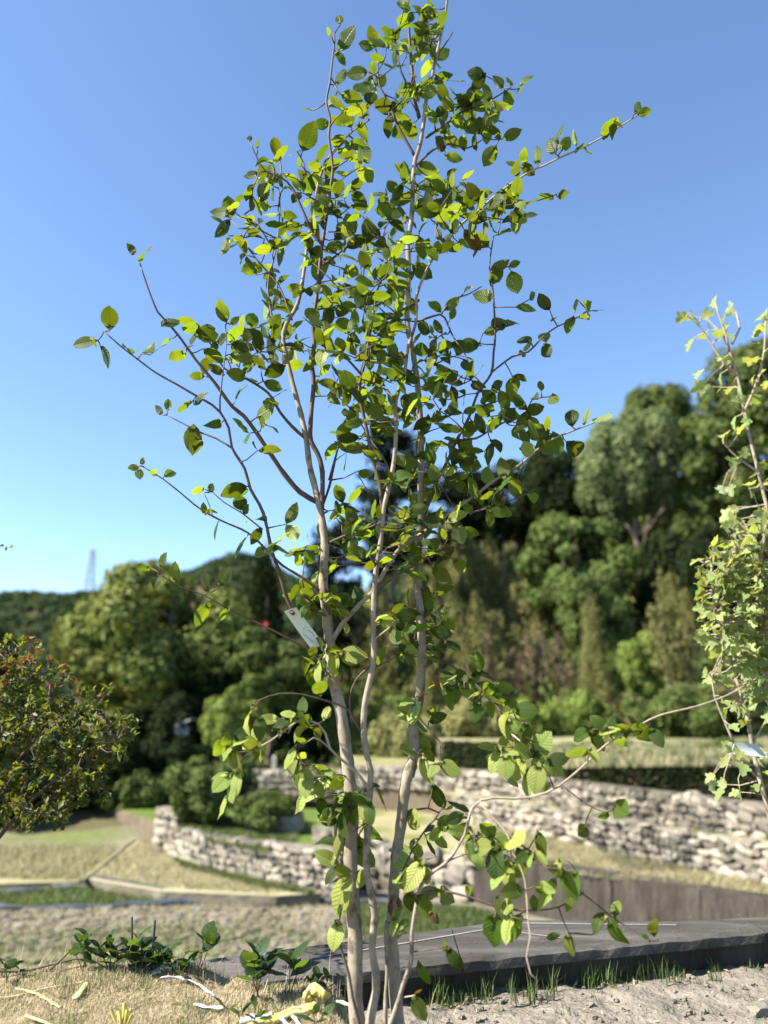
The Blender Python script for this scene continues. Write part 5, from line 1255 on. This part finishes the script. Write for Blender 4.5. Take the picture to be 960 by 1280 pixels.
# ------------------------------------------------------------------ reddish shrub on the left
random.seed(41); RNG = np.random.default_rng(41)
YB = 3.30; bb = at(-140, 1235, YB); bb.z = surf(bb.x, bb.y) - 0.04
bush = empty('reddish_shrub', bb, 'dense small leaved shrub with reddish young shoots', 'shrub')
BSK = []
def bstem(pts, r0, r1, dy):
    P = [bb] + [at(x, y, YB + dy * i) for i, (x, y) in enumerate(pts)]
    Q = catmull(P, 0.05); mb = MB(); mb.tube(Q, [(r0 + (r1 - r0) * i / (len(Q)-1)) * pxsize(p) for i, p in enumerate(Q)], 6, 0.06)
    mb.build('stem', M['twig'], bush, bb, smooth=True); BSK.extend(Q)
for pts, dy in (([(-50,1080),(0,980),(40,930),(80,890)], -0.02), ([(-60,1060),(-20,940),(10,870),(20,810)], 0.03), ([(-40,1090),(40,1000),(90,960),(150,920)], -0.06), ([(-45,1080),(20,1000),(60,980),(110,985)], 0.06),
                ([(-70,1050),(-60,900),(-40,820),(-30,780)], 0.02), ([(-80,1000),(-110,800),(-60,720),(-20,690),(4,681)], -0.03), ([(-45,1060),(30,960),(90,910),(120,885)], 0.09), ([(-40,1080),(10,1010),(30,1010),(60,1020)], -0.08)):
    bstem(pts, 4.5, 1.0, dy)
A3 = np.array([tuple(p) for p in BSK]); n = 0; Ps = []; Ds = []
# tufts along many fine shoots that fill the crown
blob = [(0,870,70,60,150),(50,880,60,55,150),(-50,900,70,80,90),(30,940,80,60,190),(100,930,55,50,130),(20,1000,70,35,110),(90,985,45,28,60),(140,920,28,28,36),(20,815,26,20,40),(-20,830,40,40,40),(120,880,26,20,20),(155,905,18,14,12),(60,1020,35,14,24)]
BT = MB(); tips = []
for (x, y, rx, ry, m) in blob:
    for k in range(int(m * 0.78)):
        a, r = random.uniform(0, 6.283), math.sqrt(random.random()); px_, py_ = x + rx * r * math.cos(a), y + ry * r * math.sin(a)
        p = at(px_, py_, YB + random.gauss(0, 0.16)); d_ = np.linalg.norm(A3 - np.array(p), axis=1); i = int(d_.argmin()); S = Vector(A3[i])
        BT.tube([S, (S + p) / 2 + rvec() * 0.02, p], [0.0028, 0.002, 0.0012], 4)
        A3 = np.concatenate([A3, np.array([tuple((S + p) / 2), tuple(p)])])
        tipf = r > 0.85 and py_ < 860
        for q_ in range(7):
            d = rvec() + (p - S).normalized() * 0.6 + Vector((0, 0, 0.3)); Ps.append(p + d * 0.014 + rvec() * 0.01); Ds.append((d, tipf and random.random() < 0.6))
for p in (at(3, 682, YB - 0.15), at(8, 686, YB - 0.15), at(-3, 672, YB - 0.15), at(14, 683, YB - .15)): Ps.append(p); Ds.append((rvec(), False))
tag(BT.build('twigs', M['twig'], bush, bb), kind='stuff')
for flag, mt in ((False, 'leaf_bush'), (True, 'leaf_bushtip')):
    idx = [i for i in range(len(Ps)) if Ds[i][1] == flag]
    P = np.array([tuple(Ps[i]) for i in idx]); D = np.array([tuple(Ds[i][0]) for i in idx])
    v, f = cards(P, RNG.normal(size=P.shape) + [-0.2, 0, 0.6], RNG.uniform(0.024, 0.042, len(P)), aspect=0.55, up=D)
    o = obj('foliage', np_mesh('foliage', v, f, M[mt]), bush, bb); tag(o, kind='stuff')

# ------------------------------------------------------------------ weeds and litter on the mound
random.seed(51)
def weed(label, px, py, Y, stems, lsize, name='weed', mat='leaf_weed', group=None):
    """stems: list of (tip px, tip py, number of leaf pairs)"""
    g = at(px, py, Y); g.z = surf(g.x, g.y) - 0.01; g.y = Y
    root = empty(name, g, label, 'weed', group); lv = []
    for (tx, ty, npair) in stems:
        tip = at(tx, ty, Y + random.uniform(-0.03, 0.03)); mb = MB()
        pts = [g + Vector((random.uniform(-.012, .012), random.uniform(-.012, .012), 0)), g.lerp(tip, 0.5) + rvec() * 0.008, tip]
        Q = catmull(pts, 0.01); mb.tube(Q, [0.0022 - 0.0012 * i / len(Q) for i in range(len(Q))], 5); mb.build('stem', M['grass'], root, g)
        for k in range(npair):
            t = 1 - 0.55 * k / max(1, npair); p = Q[min(len(Q) - 1, int(t * (len(Q) - 1)))]; a = random.uniform(0, 3.14) + k * 1.57
            for s in (0, math.pi):
                d = Vector((math.cos(a + s), math.sin(a + s) * 0.8, 0.35 + (0.5 if k == 0 else 0))).normalized()
                L_ = 1.35 * lsize * pxsize(p) * random.uniform(0.75, 1.15) * (0.8 if k == 0 else 1)
                lv.append((leaf_frame(p, d, Vector((0, 0, 1)) + rvec() * 0.3, L_), random.choice([0, 1, 2, 4, 6]), mat))
    finish_leaves(root, g, lv, 300)
Gw = 'weeds along the top of the straw mound'
weed('broad leaved weed with pointed leaves left of the sapling trunk', 325, 1232, 2.62, [(318, 1205, 2), (332, 1202, 2), (312, 1215, 2)], 30, group=Gw)
weed('broad leaved weed right beside the trunk side of the mound', 362, 1232, 2.66, [(362, 1206, 2), (372, 1215, 1)], 32, group=Gw)
weed('tall weed with dark spread leaves above the straw lump', 245, 1212, 2.74, [(254, 1176, 2), (262, 1182, 1)], 27, group=Gw)
weed('bushy dark weed beneath the two black stakes', 185, 1222, 2.74, [(172, 1172, 3), (160, 1185, 3), (182, 1190, 3), (200, 1195, 3), (150, 1192, 2), (190, 1205, 2), (168, 1205, 2)], 22, group=Gw)
weed('bushy weed with a reddish stem left of the stakes', 135, 1222, 2.72, [(125, 1185, 3), (138, 1180, 3), (115, 1200, 2), (148, 1200, 2)], 20, group=Gw)
weed('leggy dark weed bending over the straw lump', 222, 1224, 2.72, [(208, 1192, 3), (222, 1204, 2), (232, 1208, 2)], 20, group=Gw)
weed('upright narrow weed near the dark dead sticks', 105, 1224, 2.72, [(100, 1178, 2), (110, 1172, 2), (95, 1195, 1)], 18, group=Gw)
weed('small weed at the far left of the mound beside the sticks', 8, 1228, 2.7, [(5, 1205, 2), (14, 1212, 1)], 20, group=Gw)
weed('low weed between the yellow wrap and the trunk', 402, 1238, 2.72, [(398, 1222, 2), (410, 1224, 2), (388, 1228, 1)], 14, group=Gw)
weed('small seedling under the pale trunks', 430, 1244, 2.62, [(432, 1228, 2), (440, 1236, 1)], 16, group=Gw)
weed('fresh seedling in front of the yellow wrap', 398, 1284, 2.36, [(392, 1268, 2), (404, 1270, 1)], 17, group=Gw)
weed('veined seedling leaf in front of the white scraps', 290, 1290, 2.34, [(286, 1264, 1), (300, 1272, 1)], 24, group=Gw)
weed('tiny green sprout among the straw', 318, 1272, 2.4, [(318, 1258, 2)], 12, group=Gw)
# stakes
for px, y0, y1, lb in ((165, 1146, 1225, 'left thin black stake standing behind the weeds'), (188, 1150, 1225, 'right black stake leaning over behind the weeds')):
    a = at(px + (6 if px > 170 else 0), y0, 2.80); c = at(px, y1, 2.80)
    mb = MB(); mb.tube([c, c.lerp(a, 0.5), a], [0.004, 0.004, 0.0038], 7); tag(mb.build('stake', M['plastic_dark']), lb, 'stake')
# dead dark sticks
for pts, r, lb in (([(-10, 1222), (30, 1222), (70, 1213), (92, 1208), (110, 1207)], 0.006, 'thick dark dead stick lying on the straw'), ([(30, 1228), (60, 1226), (95, 1218), (110, 1216)], 0.005, 'lower dark dead stick beneath the thick one'), ([(62, 1222), (80, 1205), (95, 1190)], 0.004, 'forked dark stick pointing up beside the weeds'), ([(-10, 1203), (12, 1212), (25, 1220)], 0.003, 'short dark twig touching the thick dead stick')):
    P = catmull([at(x, y - 9, 2.74) for x, y in pts], 0.02); mb = MB(); mb.tube(P, [r * (1 - 0.5 * i / len(P)) for i in range(len(P))], 6, 0.15)
    tag(mb.build('dead_stick', M['twig'], smooth=True), lb, 'stick')
# dry stalks sticking up on the far edge
RNG = np.random.default_rng(71); n = 260
x = RNG.uniform(-1.6, -0.1, n); y = RNG.uniform(2.66, 2.85, n); P = np.stack([x, y, near_z(x, y)[0] + mound_extra(x, y) - 0.005], 1)
v, f = blades(P, RNG.uniform(0.04, 0.13, n), RNG.uniform(0.0012, 0.002, n), lean=0.7, droop=0.3)
tag(obj('dry_stalks', np_mesh('dry_stalks', v, f, M['straw'])), 'thin dry stalks sticking up from the far edge of the mound', 'stalks', kind='stuff')

def ribbon(name, label, pts, Y, width, mat, cat, crumple=0.004, rise=0.006, tube=False):
    """a strip of plastic or leaf lying on the straw"""
    P = []
    for i, (px, py) in enumerate(pts):
        g = gnd(px, py, 0.0); 
        g = at(px, py, min(Y, 2.85)) if Y else g
        g.z = max(g.z, surf(g.x, g.y) + rise); P.append(g)
    Q = catmull(P, 0.008); vs = []; m = len(Q); cols = 5
    for i, p in enumerate(Q):
        t = (Q[min(i+1, m-1)] - Q[max(i-1, 0)]).normalized(); sdv = t.cross(Vector((0, 0, 1))).normalized()
        wd = width * (0.55 + 0.45 * math.sin(math.pi * min(1, 0.12 + i / m * 0.85))) * (1 + 0.15 * math.sin(i * 0.9))
        for k in range(cols):
            c_ = k / (cols - 1) - 0.5
            vs.append(p + sdv * wd * c_ + Vector((0, 0, crumple * 1.6 * mnoise.noise(Vector((k * 0.9, i * 0.22, width * 300))) + crumple * 0.8 * mnoise.noise(Vector((k * 2.1, i * 0.5, 9))) - abs(c_) * width * 0.25)))
    fs = [(i*cols + k, i*cols + k + 1, (i+1)*cols + k + 1, (i+1)*cols + k) for i in range(m - 1) for k in range(cols - 1)]
    me = new_mesh(name, vs, fs, M[mat], True); o = obj(name, me)
    md = o.modifiers.new('thick', 'SOLIDIFY'); md.thickness = 0.0012
    return tag(o, label, cat)
ribbon('white_tape', 'curved white strap over the straw lump', [(200, 1234), (225, 1231), (250, 1236), (268, 1248)], None, 0.007, 'white', 'tape', rise=0.02)
ribbon('white_tape', 'torn white plastic scrap on the bare straw', [(243, 1254), (262, 1258), (280, 1258)], None, 0.014, 'white', 'tape')
ribbon('white_tape', 'white plastic end trailing from the yellow wrap', [(368, 1258), (366, 1268), (376, 1282)], None, 0.012, 'white', 'tape')
ribbon('white_tape', 'small white scrap left of the trailing plastic end', [(350, 1266), (356, 1276), (366, 1284)], None, 0.013, 'white', 'tape')
ribbon('white_tape', 'narrow white strip touching the sapling trunk', [(416, 1251), (428, 1253), (440, 1256)], None, 0.008, 'white', 'tape')
ribbon('white_tape', 'clear pale wrapper standing in the weeds', [(186, 1216), (192, 1222), (196, 1228)], None, 0.03, 'tagwhite', 'wrapper', rise=0.015)
ribbon('pale_leaf', 'broad pale yellow straw leaf lying flat', [(20, 1236), (45, 1243), (62, 1250), (76, 1258)], None, 0.017, 'strawpale', 'straw leaf', 0.0012)
ribbon('pale_leaf', 'pale greenish stalk crossing the broad straw leaf', [(-10, 1247), (20, 1244), (60, 1240), (105, 1238)], None, 0.008, 'strawpale', 'straw leaf', 0.0008)
ribbon('pale_leaf', 'pale yellow straw leaf at the lower left of the mound', [(32, 1268), (50, 1274), (72, 1284)], None, 0.013, 'strawpale', 'straw leaf', 0.001)
ribbon('pale_leaf', 'short pale folded straw leaf', [(93, 1252), (103, 1244), (108, 1240)], None, 0.022, 'strawpale', 'straw leaf', 0.001, rise=0.012)
# yellow fan shaped dry leaf
fb = gnd(152, 1292, 0.0); root = empty('fan_leaf', fb, 'yellow pleated fan shaped dry leaf standing in the straw', 'dry leaf')
for k in range(7):
    a = math.radians(-42 + 80 * k / 6 + random.uniform(-4, 4)); ln = random.uniform(0.8, 1.1); tipv = Vector((math.sin(a) * 0.05 * ln, 0.012 * (k % 2), math.cos(a) * 0.066 * ln)); sdv = Vector((math.cos(a), 0, -math.sin(a))) * 0.0062
    mb = MB(); p0 = fb + Vector((0, 0, -0.006)); e = fb + tipv
    mb.add([p0, e - sdv + Vector((0, 0.003, 0)), e + Vector((0, -0.004, 0.004)), e + sdv + Vector((0, 0.003, 0))], [(0, 1, 2), (0, 2, 3)])
    mb.build('pleat', M['yellow'], root, fb)
# yellow crumpled wrap: a rolled knot with a flattened film tail
wb = gnd(395, 1250, 0.0); wb.z = surf(wb.x, wb.y); root = empty('yellow_wrap', wb, 'crumpled yellow plastic wrap with a rolled knotted end', 'plastic wrap')
def film(pts, width, mat, seed, name):
    r = random.Random(seed); P = [gnd(x, y, 0.02) for x, y in pts]; Q = catmull(P, 0.004); m = len(Q); cols = 13; vs = []
    for i, p in enumerate(Q):
        t = i / (m - 1); tg = (Q[min(i+1, m-1)] - Q[max(i-1, 0)]).normalized(); sdv = tg.cross(Vector((0, 0, 1))).normalized(); zb_ = surf(p.x, p.y)
        wd = width * (0.75 + 0.3 * mnoise.noise(Vector((t * 4, seed, 0))))
        for k in range(cols):
            c_ = k / (cols - 1) - 0.5
            f_ = mnoise.noise(Vector((c_ * 7, t * 3.5, seed))) * 0.014 + mnoise.noise(Vector((c_ * 16, t * 9, seed + 4))) * 0.006
            vs.append(Vector((p.x, p.y, zb_)) + sdv * wd * c_ + Vector((0, 0, 0.012 + 0.012 * (1 - 4 * c_ * c_) + f_)))
    fs = [(i*cols + k, i*cols + k + 1, (i+1)*cols + k + 1, (i+1)*cols + k) for i in range(m - 1) for k in range(cols - 1)]
    o = obj(name, new_mesh(name, vs, fs, M[mat], True), root, wb); md = o.modifiers.new('thick', 'SOLIDIFY'); md.thickness = 0.0008
film([(305, 1270), (330, 1263), (355, 1258), (378, 1253), (396, 1250)], 0.042, 'yellow', 3, 'film_tail')
film([(300, 1262), (318, 1260), (340, 1258)], 0.03, 'white', 8, 'film_end')
mb = MB(); C = wb + Vector((0, 0, 0.030)); pts = []
for k in range(46):
    a = k * 0.42; rr = 0.007 + 0.019 * (k / 46)
    pts.append(C + Vector((math.cos(a) * rr * 1.35, -0.012 + 0.026 * (k % 15) / 15 + 0.004 * math.sin(a * 2.3), math.sin(a) * rr)))
mb.tube(pts, [0.0085 + 0.003 * math.sin(k * 1.7) for k in range(46)], 7, 0.15)
mb.build('rolled_knot', M['yellow'], root, wb, smooth=True)
# straw coloured stone on the soil
p = gnd(950, 1268, ZS); o = bpy.data.objects.new('field_stone', STONES[1]); link(o); o.location = p + Vector((0, 0, 0.012)); o.scale = (0.08, 0.06, 0.045); o.rotation_euler = (0.2, 0.1, 0.4); tag(o, 'small tan stone lying on the grey soil', 'stone')
# red blossom in the garden tree
p = at(331, 780, 25.6); root = empty('red_blossom', p, 'single red blossom in front of the dark cedar', 'blossom')
for k in range(6):
    a = k * math.pi / 3; mb = MB(); d = Vector((math.cos(a), -0.3, math.sin(a))) * 0.10; s_ = Vector((-math.sin(a), 0, math.cos(a))) * 0.05
    mb.add([p, p + d * 0.6 - s_, p + d + Vector((0, -0.04, 0)), p + d * 0.6 + s_], [(0, 1, 2), (0, 2, 3)]); mb.build('petal', M['red'], root, p)


# ------------------------------------------------------------------ small wear: stubs, litter
random.seed(61); RNG = np.random.default_rng(61)
for k in range(16):
    p, r_, px_, py_ = random.choice([q for q in SK if q[1] > 0.0065 and 640 < q[3] < 1260])
    a = random.uniform(0, 6.283); d = Vector((math.cos(a), math.sin(a), 0.5)).normalized(); ln = random.uniform(0.006, 0.016)
    mb = MB(); e = p + d * (r_ + ln); mb.tube([p + d * r_ * 0.6, p + d * (r_ + ln * 0.5), e], [0.0045, 0.0034, 0.0026], 7, 0.12); mb.build('stub', M['bark'], tree, tree_base)
n = 260; P = []
for k in range(n):
    t = random.random(); q_ = A_.lerp(B_, t); P.append((q_.x, q_.y + 0.02 + random.random() ** 1.3 * 0.26, zt_slab + 0.003))
P = np.array(P)
v, f = cards(P, RNG.normal(size=(n, 3)) * 0.25 + [0, 0, 1], RNG.uniform(0.006, 0.018, n), aspect=0.4)
tag(obj('slab_litter', np_mesh('slab_litter', v, f, M['leaf_dead'])), 'bits of straw and dead leaf lying on the slab', 'litter', kind='stuff')
n = 420; x = RNG.uniform(0.02, 2.2, n); y = RNG.uniform(2.4, 3.5, n); keep = ((x - FL0.x) * (-sn_.x) + (y - FL0.y) * (-sn_.y)) < -0.02; x, y = x[keep], y[keep]
P = np.stack([x, y, np.full(len(x), ZS + 0.010)], 1)
v, f = cards(P, RNG.normal(size=P.shape) * 0.3 + [0, 0, 1], RNG.uniform(0.006, 0.03, len(x)), aspect=0.25)
tag(obj('soil_litter', np_mesh('soil_litter', v, f, M['straw'])), 'dry straw bits scattered over the grey soil', 'litter', kind='stuff')
n = 90; x = RNG.uniform(0.1, 2.2, n); y = RNG.uniform(2.5, 3.4, n); keep = ((x - FL0.x) * (-sn_.x) + (y - FL0.y) * (-sn_.y)) < -0.05; x, y = x[keep], y[keep]
P = np.concatenate([np.stack([x + RNG.normal(size=len(x)) * 0.012, y + RNG.normal(size=len(x)) * 0.012, np.full(len(x), ZS)], 1) for _ in range(5)])
v, f = blades(P, RNG.uniform(0.012, 0.05, len(P)), RNG.uniform(0.002, 0.004, len(P)), lean=0.7)
tag(obj('soil_sprouts', np_mesh('soil_sprouts', v, f, M['grass'])), 'tiny green sprouts dotted over the grey soil', 'grass', kind='stuff')
